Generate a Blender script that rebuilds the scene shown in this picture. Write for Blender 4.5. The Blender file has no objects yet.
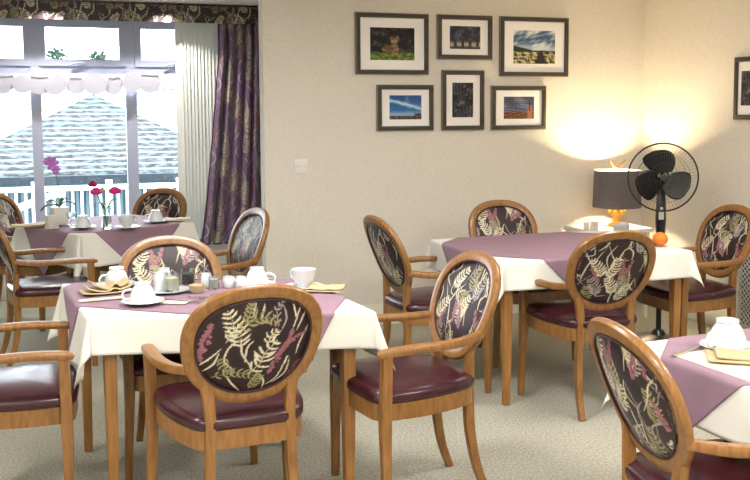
import bpy, bmesh, math, random
import numpy as np
from mathutils import Vector, Matrix
random.seed(7)
PI = math.pi
sc = bpy.context.scene
COL = sc.collection

# ------------------------------------------------------------------ camera
YAW, PITCH, ROLL = math.radians(19.5), math.radians(4.9), math.radians(-0.35)
CAMZ, F = 1.5, 950.0
PX0, PY0 = 375.0, 193.0
cam_d = bpy.data.cameras.new('camera'); cam = bpy.data.objects.new('camera', cam_d); COL.objects.link(cam)
cam.location = (0, 0, CAMZ)
Rm = Matrix.Rotation(-YAW, 3, 'Z') @ Matrix.Rotation(PI/2 - PITCH, 3, 'X') @ Matrix.Rotation(ROLL, 3, 'Z')
cam.rotation_euler = Rm.to_euler()
cam_d.sensor_fit = 'HORIZONTAL'; cam_d.sensor_width = 36; cam_d.lens = F/750*36
cam_d.shift_y = -(240-PY0)/750
cam_d.clip_end = 200
sc.camera = cam

def ray(px, py):
    return Rm @ Vector(((px-PX0)/F, -(py-PY0)/F, -1))
def at(px, py, z):
    d = ray(px, py); t = (z-CAMZ)/d.z
    return Vector((d.x*t, d.y*t, z))
def on_y(px, py, y):
    d = ray(px, py); t = y/d.y
    return Vector((d.x*t, y, CAMZ+d.z*t))
def on_x(px, py, x):
    d = ray(px, py); t = x/d.x
    return Vector((x, d.y*t, CAMZ+d.z*t))

# ------------------------------------------------------------------ materials
def s2l(c):
    return tuple((x/12.92 if x <= .04045 else ((x+.055)/1.055)**2.4) for x in (v/255 for v in c))
def mat(name, rgb, rough=.6, spec=.5, metal=0, sheen=0, noise=0, nscale=20, bump=0, bscale=60, coat=0, trans=0, emit=None, estr=0, stretch=None, alpha=1, tint=None, rgb2=None):
    m = bpy.data.materials.new(name); m.use_nodes = True
    nt = m.node_tree; b = nt.nodes['Principled BSDF']
    c = s2l(rgb) + (1,)
    b.inputs['Base Color'].default_value = c
    b.inputs['Roughness'].default_value = rough
    b.inputs['Specular IOR Level'].default_value = spec
    b.inputs['Metallic'].default_value = metal
    b.inputs['Sheen Weight'].default_value = sheen
    b.inputs['Coat Weight'].default_value = coat
    b.inputs['Transmission Weight'].default_value = trans
    b.inputs['Alpha'].default_value = alpha
    if emit:
        b.inputs['Emission Color'].default_value = s2l(emit)+(1,); b.inputs['Emission Strength'].default_value = estr
    tc = nt.nodes.new('ShaderNodeTexCoord'); mp = nt.nodes.new('ShaderNodeMapping')
    nt.links.new(tc.outputs['Object'], mp.inputs['Vector'])
    if stretch: mp.inputs['Scale'].default_value = stretch
    if noise:
        n = nt.nodes.new('ShaderNodeTexNoise'); n.inputs['Scale'].default_value = nscale; n.inputs['Detail'].default_value = 6
        nt.links.new(mp.outputs[0], n.inputs['Vector'])
        r = nt.nodes.new('ShaderNodeValToRGB')
        r.color_ramp.elements[0].position = .3; r.color_ramp.elements[1].position = .7
        lo = s2l(rgb2) if rgb2 else tuple(v*(1-noise) for v in c[:3])
        r.color_ramp.elements[0].color = tuple(lo)+(1,)
        r.color_ramp.elements[1].color = c if rgb2 else tuple(min(1, v*(1+noise)) for v in c[:3])+(1,)
        nt.links.new(n.outputs['Fac'], r.inputs['Fac']); nt.links.new(r.outputs['Color'], b.inputs['Base Color'])
    if bump:
        n2 = nt.nodes.new('ShaderNodeTexNoise'); n2.inputs['Scale'].default_value = bscale; n2.inputs['Detail'].default_value = 4
        nt.links.new(mp.outputs[0], n2.inputs['Vector'])
        bp = nt.nodes.new('ShaderNodeBump'); bp.inputs['Strength'].default_value = bump; bp.inputs['Distance'].default_value = .01
        nt.links.new(n2.outputs['Fac'], bp.inputs['Height']); nt.links.new(bp.outputs[0], b.inputs['Normal'])
    return m
def vcol_mat(name, rough, spec, sheen):
    m = mat(name, (120, 100, 100), rough, spec, sheen=sheen)
    nt = m.node_tree; b = nt.nodes['Principled BSDF']
    a = nt.nodes.new('ShaderNodeAttribute'); a.attribute_name = 'Col'
    nt.links.new(a.outputs['Color'], b.inputs['Base Color'])
    b.inputs['Sheen Tint'].default_value = (.75, .72, 1, 1); b.inputs['Sheen Roughness'].default_value = .25
    return m
M = {}
M['wall'] = mat('painted_woodchip', (216, 210, 199), .85, .2, noise=.05, nscale=60, bump=.5, bscale=110)
M['winwall'] = mat('painted_wall_white', (226, 224, 220), .8, .2, bump=.1)
M['ceil'] = mat('ceiling_paint', (238, 236, 230), .9, .2)
M['carpet'] = mat('carpet_fleck', (200, 197, 181), 1, .05, noise=.1, nscale=85, bump=.8, bscale=220, rgb2=(152, 149, 133))
M['skirt'] = mat('skirting_gloss', (226, 221, 208), .4, .4)
M['wood'] = mat('oak_stain', (144, 101, 52), .36, .45, noise=.2, nscale=9, stretch=(8, 8, 1.2), coat=.1, rgb2=(113, 75, 35))
M['tablewood'] = mat('table_beech', (160, 114, 60), .4, .4, noise=.2, nscale=8, stretch=(9, 9, 1), rgb2=(132, 90, 42))
M['vinyl'] = mat('burgundy_vinyl', (54, 19, 28), .27, .5, noise=.08, nscale=10, bump=.05)
M['piping'] = mat('dark_piping', (50, 24, 30), .5, .4)
M['fabric'] = vcol_mat('fern_fabric', .48, .4, .12)
M['curtain'] = vcol_mat('curtain_fabric', .42, .6, .7)
M['cloth'] = mat('white_linen', (217, 215, 206), .75, .2, bump=.12, bscale=14, noise=.015, nscale=8)
M['mauve'] = mat('mauve_linen', (140, 113, 127), .7, .25, noise=.06, nscale=12, bump=.15, bscale=16)
M['china'] = mat('white_china', (203, 207, 209), .18, .5, coat=.3)
M['napkin'] = mat('beige_napkin', (180, 162, 126), .8, .2, noise=.06, nscale=40)
M['paper'] = mat('cream_paper', (214, 205, 180), .8, .2)
M['steel'] = mat('steel', (200, 200, 200), .2, .5, metal=1)
M['glass'] = mat('clear_glass', (240, 248, 248), .03, .5, trans=1)
M['pane'] = None
M['upvc'] = mat('white_upvc', (176, 182, 206), .35, .4)
M['blind'] = mat('blind_fabric', (224, 226, 222), .7, .2)
M['frame'] = mat('dark_bronze_frame', (58, 52, 44), .45, .4, noise=.35, nscale=160, bump=.3, bscale=150)
M['frameedge'] = mat('pewter_frame_edge', (120, 108, 90), .4, .4, noise=.2, nscale=120)
M['mount'] = mat('mount_card', (236, 232, 228), .9, .1)
M['black'] = mat('black_plastic', (20, 20, 21), .3, .5)
M['blade'] = mat('fan_blade_plastic', (17, 19, 19), .25, .5)
M['wire'] = mat('black_wire', (22, 22, 22), .35, .5)
M['shade'] = mat('grey_lamp_shade', (104, 98, 98), .9, .1, noise=.15, nscale=30, stretch=(1, 1, 8))
M['shadein'] = mat('shade_lining', (245, 235, 210), .8, .1)
M['gold'] = mat('gold_lamp_base', (206, 164, 92), .32, .5, metal=.7, bump=.3, bscale=30)
M['orange'] = mat('orange_peel', (226, 116, 30), .4, .4, bump=.2, bscale=200)
M['leaf'] = mat('leaf_green', (66, 92, 66), .4, .4, noise=.2, nscale=40)
M['stem'] = mat('stem_green', (98, 122, 84), .5, .4)
M['pink'] = mat('pink_petal', (206, 40, 120), .6, .3, noise=.2, nscale=60)
M['magenta'] = mat('magenta_petal', (150, 20, 70), .6, .3, noise=.2, nscale=60)
M['lilac'] = mat('lilac_petal', (178, 110, 190), .6, .3, noise=.2, nscale=60)
M['plastic'] = mat('white_plastic', (222, 221, 214), .35, .4)
M['pearl'] = mat('pearl_paper', (194, 194, 208), .6, .3, alpha=.97)
M['rad'] = mat('pale_grey_paint', (196, 194, 184), .5, .3)
M['darkmesh'] = mat('dark_grille', (84, 82, 76), .6, .3)
M['trailing'] = mat('tile_grey', (120, 132, 136), .8, .2)
M['white_out'] = mat('outdoor_white_paint', (214, 222, 224), .6, .3)
M['siding'] = mat('pale_teal_siding', (72, 92, 100), .7, .2, noise=.1, nscale=6)
M['grass'] = mat('outdoor_ground', (150, 156, 148), .9, .1, noise=.15, nscale=3)
M['tree'] = mat('tree_leaves', (40, 62, 54), .8, .2, noise=.3, nscale=8)
M['bark'] = mat('bark', (90, 74, 60), .9, .2)
M['gutter'] = mat('gutter_dark', (22, 34, 44), .5, .3)
M['bulb'] = mat('warm_bulb', (255, 220, 150), .5, .2, emit=(255, 205, 120), estr=25)
# window pane glass: thin, mostly clear
def pane_mat():
    m = bpy.data.materials.new('window_glass'); m.use_nodes = True; nt = m.node_tree
    for n in list(nt.nodes): nt.nodes.remove(n)
    o = nt.nodes.new('ShaderNodeOutputMaterial'); mx = nt.nodes.new('ShaderNodeMixShader')
    t = nt.nodes.new('ShaderNodeBsdfTransparent'); g = nt.nodes.new('ShaderNodeBsdfGlossy'); g.inputs['Roughness'].default_value = .02
    t.inputs[0].default_value = (.97, .985, .99, 1)
    f = nt.nodes.new('ShaderNodeFresnel'); f.inputs[0].default_value = 1.45
    nt.links.new(f.outputs[0], mx.inputs[0]); nt.links.new(t.outputs[0], mx.inputs[1]); nt.links.new(g.outputs[0], mx.inputs[2])
    nt.links.new(mx.outputs[0], o.inputs[0]); return m
M['pane'] = pane_mat()
def roof_mat(name, base, lip, row=.225):
    m = mat(name, base, .85, .15); nt = m.node_tree; b = nt.nodes['Principled BSDF']; L = nt.links.new
    tc = nt.nodes.new('ShaderNodeTexCoord'); sp = nt.nodes.new('ShaderNodeSeparateXYZ'); L(tc.outputs['UV'], sp.inputs[0])
    dv = nt.nodes.new('ShaderNodeMath'); dv.operation = 'DIVIDE'; dv.inputs[1].default_value = row; L(sp.outputs['Y'], dv.inputs[0])
    fr = nt.nodes.new('ShaderNodeMath'); fr.operation = 'FRACT'; L(dv.outputs[0], fr.inputs[0])
    rp = nt.nodes.new('ShaderNodeValToRGB'); rp.color_ramp.elements[0].position = .66; rp.color_ramp.elements[1].position = .80; L(fr.outputs[0], rp.inputs[0])
    mp = nt.nodes.new('ShaderNodeMapping'); mp.inputs['Scale'].default_value = (7, 9, 1); L(tc.outputs['UV'], mp.inputs[0])
    nz = nt.nodes.new('ShaderNodeTexNoise'); nz.inputs['Scale'].default_value = 1; nz.inputs['Detail'].default_value = 3; L(mp.outputs[0], nz.inputs['Vector'])
    r2 = nt.nodes.new('ShaderNodeValToRGB'); r2.color_ramp.elements[0].position = .44; r2.color_ramp.elements[1].position = .56; L(nz.outputs['Fac'], r2.inputs[0])
    mx0 = nt.nodes.new('ShaderNodeMixRGB'); mx0.inputs[1].default_value = s2l(base)+(1,); mx0.inputs[2].default_value = tuple(min(1, v*3.6) for v in s2l(base))+(1,); L(r2.outputs[0], mx0.inputs[0])
    mx = nt.nodes.new('ShaderNodeMixRGB'); mx.inputs[2].default_value = s2l(lip)+(1,); L(rp.outputs[0], mx.inputs[0]); L(mx0.outputs[0], mx.inputs[1]); L(mx.outputs[0], b.inputs['Base Color'])
    return m
M['roof'] = roof_mat('roof_tiles', (40, 45, 47), (112, 116, 118))
M['roof2'] = roof_mat('roof_tiles_pale', (84, 92, 95), (128, 134, 138), .5)

# ------------------------------------------------------------------ mesh helpers
def obj(name, bm, m, parent=None, smooth=True, angle=40):
    me = bpy.data.meshes.new(name); 
    bmesh.ops.recalc_face_normals(bm, faces=bm.faces)
    bm.to_mesh(me); bm.free()
    if isinstance(m, (list, tuple)):
        for x in m: me.materials.append(x)
    else: me.materials.append(m)
    if smooth:
        me.polygons.foreach_set('use_smooth', [True]*len(me.polygons))
        me.set_sharp_from_angle(angle=math.radians(angle))
    o = bpy.data.objects.new(name, me); COL.objects.link(o)
    if parent: o.parent = parent
    return o
def tag(o, label, cat, group=None):
    o['label'] = label; o['category'] = cat
    if group: o['group'] = group
    return o
def struct(o):
    o['kind'] = 'structure'; return o
def thing(name, label, cat, loc=(0, 0, 0), rz=0, group=None):
    o = bpy.data.objects.new(name, None); COL.objects.link(o)
    o.location = loc; o.rotation_euler = (0, 0, rz); o.empty_display_size = .1
    return tag(o, label, cat, group)
def BM(): return bmesh.new()
def box(bm, a, b, bevel=0):
    x0, y0, z0 = a; x1, y1, z1 = b
    vs = [bm.verts.new(p) for p in ((x0,y0,z0),(x1,y0,z0),(x1,y1,z0),(x0,y1,z0),(x0,y0,z1),(x1,y0,z1),(x1,y1,z1),(x0,y1,z1))]
    fs = [bm.faces.new([vs[i] for i in f]) for f in ((0,3,2,1),(4,5,6,7),(0,1,5,4),(1,2,6,5),(2,3,7,6),(3,0,4,7))]
    if bevel:
        es = list({e for f in fs for e in f.edges})
        bmesh.ops.bevel(bm, geom=es, offset=bevel, segments=2, affect='EDGES', profile=.5)
    return bm
def boxm(*ab, bevel=0): return box(BM(), ab[0], ab[1], bevel)
def prism(bm, pts, z0, z1):
    lo = [bm.verts.new((p[0], p[1], z0)) for p in pts]; hi = [bm.verts.new((p[0], p[1], z1)) for p in pts]
    n = len(pts); bm.faces.new(lo[::-1]); bm.faces.new(hi)
    for i in range(n): bm.faces.new((lo[i], lo[(i+1) % n], hi[(i+1) % n], hi[i]))
def catmull(pts, k=6, closed=False):
    P = [Vector(p) for p in pts]; n = len(P); out = []
    rng = n if closed else n-1
    for i in range(rng):
        if closed: a, b, c, d = P[i-1], P[i], P[(i+1) % n], P[(i+2) % n]
        else: a, b, c, d = P[max(i-1, 0)], P[i], P[i+1], P[min(i+2, n-1)]
        for j in range(k):
            t = j/k
            out.append(.5*((2*b)+(c-a)*t+(2*a-5*b+4*c-d)*t*t+(3*b-a-3*c+d)*t**3))
    if not closed: out.append(P[-1])
    return out
def lerp_list(v, n):
    if not isinstance(v, (list, tuple)): return [v]*n
    return [float(np.interp(i/(n-1)*(len(v)-1), range(len(v)), v)) for i in range(n)]
def sweep(bm, pts, w, h, up=(0, 0, 1), closed=False, n=12, ex=4.0, cap=True):
    N = len(pts); w = lerp_list(w, N); h = lerp_list(h, N); rings = []
    for i, p in enumerate(pts):
        if closed: T = pts[(i+1) % N]-pts[i-1]
        else: T = pts[min(i+1, N-1)]-pts[max(i-1, 0)]
        T.normalize(); u = Vector(up(i) if callable(up) else up)
        S = T.cross(u); S.normalize(); U = S.cross(T)
        r = []
        for k in range(n):
            a = 2*PI*(k+.5)/n; c, s = math.cos(a), math.sin(a)
            q = (abs(c)**ex+abs(s)**ex)**(-1/ex)
            r.append(bm.verts.new(p+S*(c*q*w[i]/2)+U*(s*q*h[i]/2)))
        rings.append(r)
    for i in range(N if closed else N-1):
        a, b = rings[i], rings[(i+1) % N]
        for k in range(n): bm.faces.new((a[k], a[(k+1) % n], b[(k+1) % n], b[k]))
    if not closed and cap:
        bm.faces.new(rings[0][::-1]); bm.faces.new(rings[-1])
    return bm
def tube(bm, pts, r, n=8, up=(0, 0, 1), closed=False):
    pts = [Vector(p) for p in pts]
    T = (pts[1]-pts[0]).normalized()
    if abs(T.dot(Vector(up))) > .95: up = (0, 1, 0) if abs(T.y) < .9 else (1, 0, 0)
    rr = [2*x for x in r] if isinstance(r, (list, tuple)) else 2*r
    return sweep(bm, pts, rr, rr, up, closed, n, 2.0)
def lathe(bm, prof, n=24, cx=0, cy=0, cz=0):
    rings = []
    for r, z in prof:
        if r < 1e-5: rings.append([bm.verts.new((cx, cy, cz+z))])
        else: rings.append([bm.verts.new((cx+r*math.cos(2*PI*k/n), cy+r*math.sin(2*PI*k/n), cz+z)) for k in range(n)])
    for a, b in zip(rings, rings[1:]):
        for k in range(n):
            f = [a[k % len(a)], a[(k+1) % len(a)], b[(k+1) % len(b)], b[k % len(b)]]
            f2 = []
            for v in f:
                if v not in f2: f2.append(v)
            if len(f2) > 2: bm.faces.new(f2)
    return bm
def grid_mesh(name, P, m, parent=None, cols=None, loops=False):
    """P: array (n,m,3) or list of such arrays -> one mesh of quad sheets, with optional colours"""
    Ps = P if isinstance(P, list) else [P]; verts = []; faces = []; base = 0
    for A in Ps:
        n, k = A.shape[:2]; verts += A.reshape(-1, 3).tolist()
        for i in range(n-1):
            for j in range(k-1):
                q = base+i*k+j; faces.append((q, q+1, q+k+1, q+k))
        base += n*k
    me = bpy.data.meshes.new(name); me.from_pydata(verts, [], faces); me.materials.append(m)
    me.polygons.foreach_set('use_smooth', [True]*len(me.polygons))
    if cols is not None:
        c = np.concatenate([x.reshape(-1, 3) for x in (cols if isinstance(cols, list) else [cols])])
        at_ = me.color_attributes.new('Col', 'FLOAT_COLOR', 'POINT')
        at_.data.foreach_set('color', np.c_[c, np.ones(len(c))].astype(np.float32).ravel())
    o = bpy.data.objects.new(name, me); COL.objects.link(o)
    if parent: o.parent = parent
    return o
def copy_tree(o, parent=None):
    c = o.copy(); COL.objects.link(c)
    if parent: c.parent = parent
    for ch in list(o.children): copy_tree(ch, c)
    return c

# ------------------------------------------------------------------ fern textile, computed as colour values
N_ = 640
BASE = np.array(s2l((34, 16, 20)))
CREAM, OLIVE, PINK, GREY = (np.array(s2l(c)) for c in ((200, 190, 162), (140, 134, 92), (134, 84, 92), (150, 140, 138)))
def new_tile(): return np.tile(BASE, (N_, N_, 1)).astype(float)
def dab(T, x, y, r, col, wrap=True):
    """round dab, x,y,r in 0..1 of tile"""
    X, Y, R = x*N_, y*N_, max(r*N_, .7)
    i0, i1 = int(X-R-2), int(X+R+3); j0, j1 = int(Y-R-2), int(Y+R+3)
    ii = np.arange(i0, i1); jj = np.arange(j0, j1)
    d = np.hypot(ii[None, :]-X, jj[:, None]-Y); a = np.clip(R+.5-d, 0, 1)[..., None]
    I, J = np.meshgrid(ii % N_, jj % N_)
    T[J, I] = T[J, I]*(1-a)+col*a
def stroke(T, pts, w, col, taper=True):
    P = catmull([(p[0], p[1], 0) for p in pts], 24)
    for k, p in enumerate(P):
        t = k/(len(P)-1); ww = w*(math.sin(PI*min(max(t, .04), .96))**.6 if taper else 1)
        dab(T, p.x, p.y, ww/2, col)
def frond(T, pts, L, col, w=.011, n=9, side=0, curl=.5):
    P = catmull([(p[0], p[1], 0) for p in pts], 24)
    stroke(T, pts, .006, col, False)
    for k in range(1, n+1):
        i = int(k/(n+.6)*(len(P)-2)); p = P[i]; d = (P[i+1]-p).normalized(); t = k/n
        l = L*(.45+.75*math.sin(PI*(.15+.8*t)))
        for s in (-1, 1):
            if side and s != side: l2 = l*.6
            else: l2 = l
            nrm = Vector((-d.y, d.x, 0))*s
            q1 = p+nrm*l2*.5+d*l2*.25; q2 = p+nrm*l2*.85+d*l2*(.25+curl)
            stroke(T, [(p.x, p.y), (q1.x, q1.y), (q2.x, q2.y)], w, col)
def plume(T, pts, col, r=.011, n=24, spread=.022):
    P = catmull([(p[0], p[1], 0) for p in pts], 24)
    for k in range(n):
        i = int(k/n*(len(P)-1)); p = P[i]; sp = spread*math.sin(PI*(.2+.75*k/n))
        for _ in range(3):
            dab(T, p.x+random.uniform(-sp, sp), p.y+random.uniform(-sp*.6, sp*.6), r*random.uniform(.5, 1), col*random.uniform(.8, 1.2))
def pt(x, y):   # layout coordinates read as a 600 x 480 sketch of the back panel, y down
    return ((x-100)/420*.90+.05, 1-((y-60)/370*.86+.07))
def S(*xy): return [pt(*q) for q in xy]
def make_chair_tile():
    T = new_tile()
    for b in (((330,80),(322,130)), ((300,75),(290,120)), ((430,75),(450,150)), ((470,90),(440,190)), ((490,120),(455,200)), ((110,320),(150,285),(190,240)), ((135,335),(170,300),(185,255)),
              ((360,410),(400,380),(430,300),(425,330)), ((385,405),(430,370),(440,310)), ((215,350),(240,390),(270,425)), ((255,200),(262,260),(300,320)), ((500,190),(470,260),(465,300)),
              ((300,215),(280,240),(275,300)), ((395,90),(412,140),(395,190)), ((350,430),(352,390),(330,350)), ((240,330),(205,290),(215,240),(250,205))):
        stroke(T, S(*b), .014, CREAM if random.random() < .7 else GREY)
    frond(T, S((262,240),(240,170),(205,100)), .085, CREAM, .017, 8, 0, .25)
    frond(T, S((205,215),(225,180),(250,150)), .05, CREAM, .012, 4)
    frond(T, S((290,345),(330,310),(345,270),(385,225)), .085, CREAM, .019, 7, 0, .35)
    frond(T, S((352,240),(360,205),(385,185)), .05, CREAM, .014, 4)
    frond(T, S((385,170),(375,110),(400,75)), .03, GREY, .012, 5)
    frond(T, S((245,185),(290,140),(340,130),(385,160)), .06, OLIVE, .018, 7, 0, .4)
    frond(T, S((265,150),(280,110),(285,75)), .045, OLIVE, .015, 5)
    frond(T, S((165,360),(230,340),(290,350),(350,375)), .045, OLIVE, .014, 8)
    frond(T, S((200,270),(205,310),(240,345)), .045, OLIVE, .012, 6)
    frond(T, S((300,420),(320,390),(330,360)), .045, OLIVE, .014, 5)
    plume(T, S((118,285),(135,220),(155,145)), PINK, .016, 26, .034)
    plume(T, S((370,355),(395,290),(430,235),(440,190)), PINK, .014, 30, .024)
    plume(T, S((395,275),(450,230),(500,210)), PINK, .012, 20, .018)
    plume(T, S((480,330),(460,365),(430,400)), PINK*.8, .012, 14, .02)
    return T
TILE = make_chair_tile()
def make_repeat_tile(base=None, nfr=9, nst=34, mute=0):
    T = new_tile()
    if base is not None: T[:] = base
    for k in range(nfr):
        x, y = random.random(), random.random(); a = random.uniform(1.0, 2.1)
        c, s = math.cos(a), math.sin(a)
        frond(T, [(x, y), (x+c*.12-s*.03, y+s*.12), (x+c*.26, y+s*.26)], .07, random.choice((CREAM, CREAM, GREY, OLIVE)), .017, 8, 0, .35)
    for k in range(nst):
        x, y = random.random(), random.random(); a = random.uniform(.8, 2.3); l = random.uniform(.14, .34); b = random.uniform(-.1, .1)
        c, s = math.cos(a), math.sin(a)
        stroke(T, [(x, y), (x+c*l*.5-s*b, y+s*l*.5+c*b), (x+c*l, y+s*l)], random.uniform(.008, .017), random.choice((CREAM, GREY, CREAM)))
    for k in range(6):
        x, y = random.random(), random.random(); a = random.uniform(.9, 2.2)
        plume(T, [(x, y), (x+math.cos(a)*.1, y+math.sin(a)*.1), (x+math.cos(a)*.2, y+math.sin(a)*.22)], PINK, .014, 22, .024)
    if mute: T[:] = T*(1-mute)+np.array(base)*1.3*mute
    return T
TILE2 = make_repeat_tile(nfr=16, nst=46)
TILE3 = make_repeat_tile(np.array(s2l((112, 88, 120))), 14, 70, .2)
def sample(T, u, v, clampv=False):
    if clampv: u = np.clip(u, 0, .999); v = np.clip(v, 0, .999)
    return T[(np.floor(v*N_).astype(int)) % N_, (np.floor(u*N_).astype(int)) % N_]

# ------------------------------------------------------------------ chairs
TILT = math.radians(21); BC = Vector((0, -.262, .724)); BU = Vector((0, -math.sin(TILT), math.cos(TILT))); BN = Vector((0, math.cos(TILT), math.sin(TILT)))
def back_pt(a, b, t): return BC + Vector((a, 0, 0)) + BU*b + BN*(t+.4*a*a)
RA, RB = .213, .200
def ring_pt(t, da=0, tt=0):
    c, s = math.cos(t), math.sin(t); e = 2.25
    q = (abs(c)**e+abs(s)**e)**(-1/e)
    a = (RA+da)*c*q*(1+.07*s); b = (RB+da)*s*q
    return back_pt(a, b, tt)
def panel_arrays(n=116):
    u, v = np.meshgrid(np.linspace(-1, 1, n), np.linspace(-1, 1, n))
    dx = u*np.sqrt(1-v*v/2); dy = v*np.sqrt(1-u*u/2)
    r = np.clip(np.hypot(dx, dy), 0, 1)
    th = np.arctan2(dy, dx); e = 2.25
    q = (np.abs(np.cos(th))**e+np.abs(np.sin(th))**e)**(-1/e)
    a = (RA-.020)*dx*q*(1+.07*dy); b = (RB-.020)*dy*q
    out = []
    for sgn in (1, -1):
        t = sgn*(.004+.017*(1-r**3))
        tt = t+.4*a*a
        P = np.stack([a, BC.y+BU.y*b+BN.y*tt, BC.z+BU.z*b+BN.z*tt], -1)
        out.append(P)
    return a, b, out
def panel(name, parent, tile, off=(0, 0), mirror=False, scale=1.0):
    a, b, (Pf, Pr) = panel_arrays()
    u = .5+a/(2*RA)*.97*scale; v = .5+b/(2*RB)*.97*scale
    cf = sample(tile, off[0]+(1-u if not mirror else u), off[1]+v); cr = sample(tile, off[0]+(u if not mirror else 1-u), off[1]+v)
    # rear is seen from behind: x grows to the right there when mirrored
    return grid_mesh(name, [Pf, Pr], M['fabric'], parent, cols=[cf, cr])

def seat_outline(sc_=1.0, n=40):
    pts = [(-.225, .225), (-.12, .246), (0, .252), (.12, .246), (.225, .225), (.247, .12), (.238, 0), (.21, -.12), (.165, -.205), (.06, -.222), (-.06, -.222), (-.165, -.205), (-.21, -.12), (-.238, 0), (-.247, .12)]
    P = catmull([(x*sc_, y*sc_, 0) for x, y in pts], 4, True)
    return P
def make_chair():
    t = thing('armchair', '', 'chair')
    # seat rail
    bm = BM(); P = seat_outline(.985); Q = seat_outline(.90)
    r = [[bm.verts.new((p.x, p.y, z)) for p in X] for X, z in ((P, .376), (P, .440), (Q, .440), (Q, .376))]
    n = len(P)
    for k in range(4):
        A, B = r[k], r[(k+1) % 4]
        for i in range(n): bm.faces.new((A[i], A[(i+1) % n], B[(i+1) % n], B[i]))
    obj('seat_rail', bm, M['wood'], t)
    bm = BM(); rings = []
    for s_, z in ((.90, .436), (.985, .439), (1.012, .449), (1.014, .466), (.985, .479), (.90, .490), (.7, .499), (.4, .505), (.15, .507)):
        rings.append([bm.verts.new((p.x, p.y, z)) for p in seat_outline(s_)])
    for A, B in zip(rings, rings[1:]):
        for i in range(n): bm.faces.new((A[i], A[(i+1) % n], B[(i+1) % n], B[i]))
    bm.faces.new(rings[0][::-1]); bm.faces.new(rings[-1])
    obj('seat', bm, M['vinyl'], t, angle=60)
    # back
    bm = BM(); K = 56; ring = [ring_pt(2*PI*k/K) for k in range(K)]
    sweep(bm, ring, .046, .030, up=lambda i: BN, closed=True, n=12, ex=3.2)
    obj('backrest_frame', bm, M['wood'], t)
    bp = panel('back_panel', t, TILE)
    bm = BM(); 
    for sg in (1, -1): tube(bm, [ring_pt(2*PI*k/K, -.0235, sg*.0125) for k in range(K)], .0035, 6, closed=True, up=BN)
    obj('piping', bm, M['piping'], t)
    for s in (-1, 1):
        bm = BM(); L = catmull([(s*.262, .205, 0), (s*.255, .205, .2), (s*.25, .205, .36), (s*.252, .203, .5), (s*.256, .20, .622)], 4)
        sweep(bm, L, [.030, .036, .044, .042, .040], [.030, .036, .044, .042, .040], up=(0, 1, 0), n=12, ex=5)
        obj('front_leg', bm, M['wood'], t)
        bm = BM(); a0 = ring_pt(-PI/2+s*1.12); a1 = ring_pt(-PI/2+s*.80)
        L = catmull([(a0.x, a0.y, a0.z), (a1.x, a1.y, a1.z), (s*.136, -.204, .50), (s*.137, -.200, .40), (s*.142, -.204, .26), (s*.150, -.232, .11), (s*.156, -.275, 0)], 5)
        sweep(bm, L, [.026, .042, .038, .037, .036, .033, .030], [.022, .030, .034, .040, .038, .034, .030], up=(0, 1, 0), n=12, ex=5)
        obj('rear_leg', bm, M['wood'], t)
        bm = BM()
        L = catmull([(s*.255, .232, .622), (s*.258, .21, .632), (s*.264, .10, .640), (s*.262, -.02, .640), (s*.240, -.12, .640), (s*.203, -.222, .652)], 6)
        sweep(bm, L, [.030, .046, .050, .046, .038, .028], [.016, .032, .032, .032, .034, .030], n=12, ex=3.5)
        obj('armrest', bm, M['wood'], t)
        bm = BM(); lathe(bm, [(0, 0), (.013, 0), (.012, .006), (0, .008)], 12)
        bmesh.ops.rotate(bm, verts=bm.verts, matrix=Matrix.Rotation(PI, 3, 'X')); bmesh.ops.translate(bm, verts=bm.verts, vec=(s*.15, -.262, .006))
        bm.free()
    return t
proto = make_chair()
# alternative cuts of the same cloth for the backs
alt = []
for off, mir, sca in (((.33, .2), True, 1.0), ((.1, .62), False, 1.0), ((.6, .45), True, 1.0)):
    o = panel('back_panel', None, TILE2, off, mir, sca); alt.append(o.data); bpy.data.objects.remove(o)
used = [False]
def chair(px, py, face, label, variant=None, group='oval backed armchairs', sc_=1.0, ref=None):
    """px,py: where the top of the back is seen; face: heading in degrees, 0 = +y"""
    ref = ref or (0, -.35, .93)
    p = at(px, py, ref[2]*sc_)
    c = proto if not used[0] else copy_tree(proto); used[0] = True
    rz = math.radians(face); R = Matrix.Rotation(rz, 2)
    o = R @ Vector((ref[0], ref[1])) * sc_
    c.location = (p.x-o.x, p.y-o.y, 0); c.scale = (sc_,)*3; c.rotation_euler = (0, 0, rz)
    c['label'] = label; c['category'] = 'chair'; c['group'] = group
    if variant is not None:
        for ch in c.children:
            if ch.name.startswith('back_panel'): ch.data = alt[variant]
    return c

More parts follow.
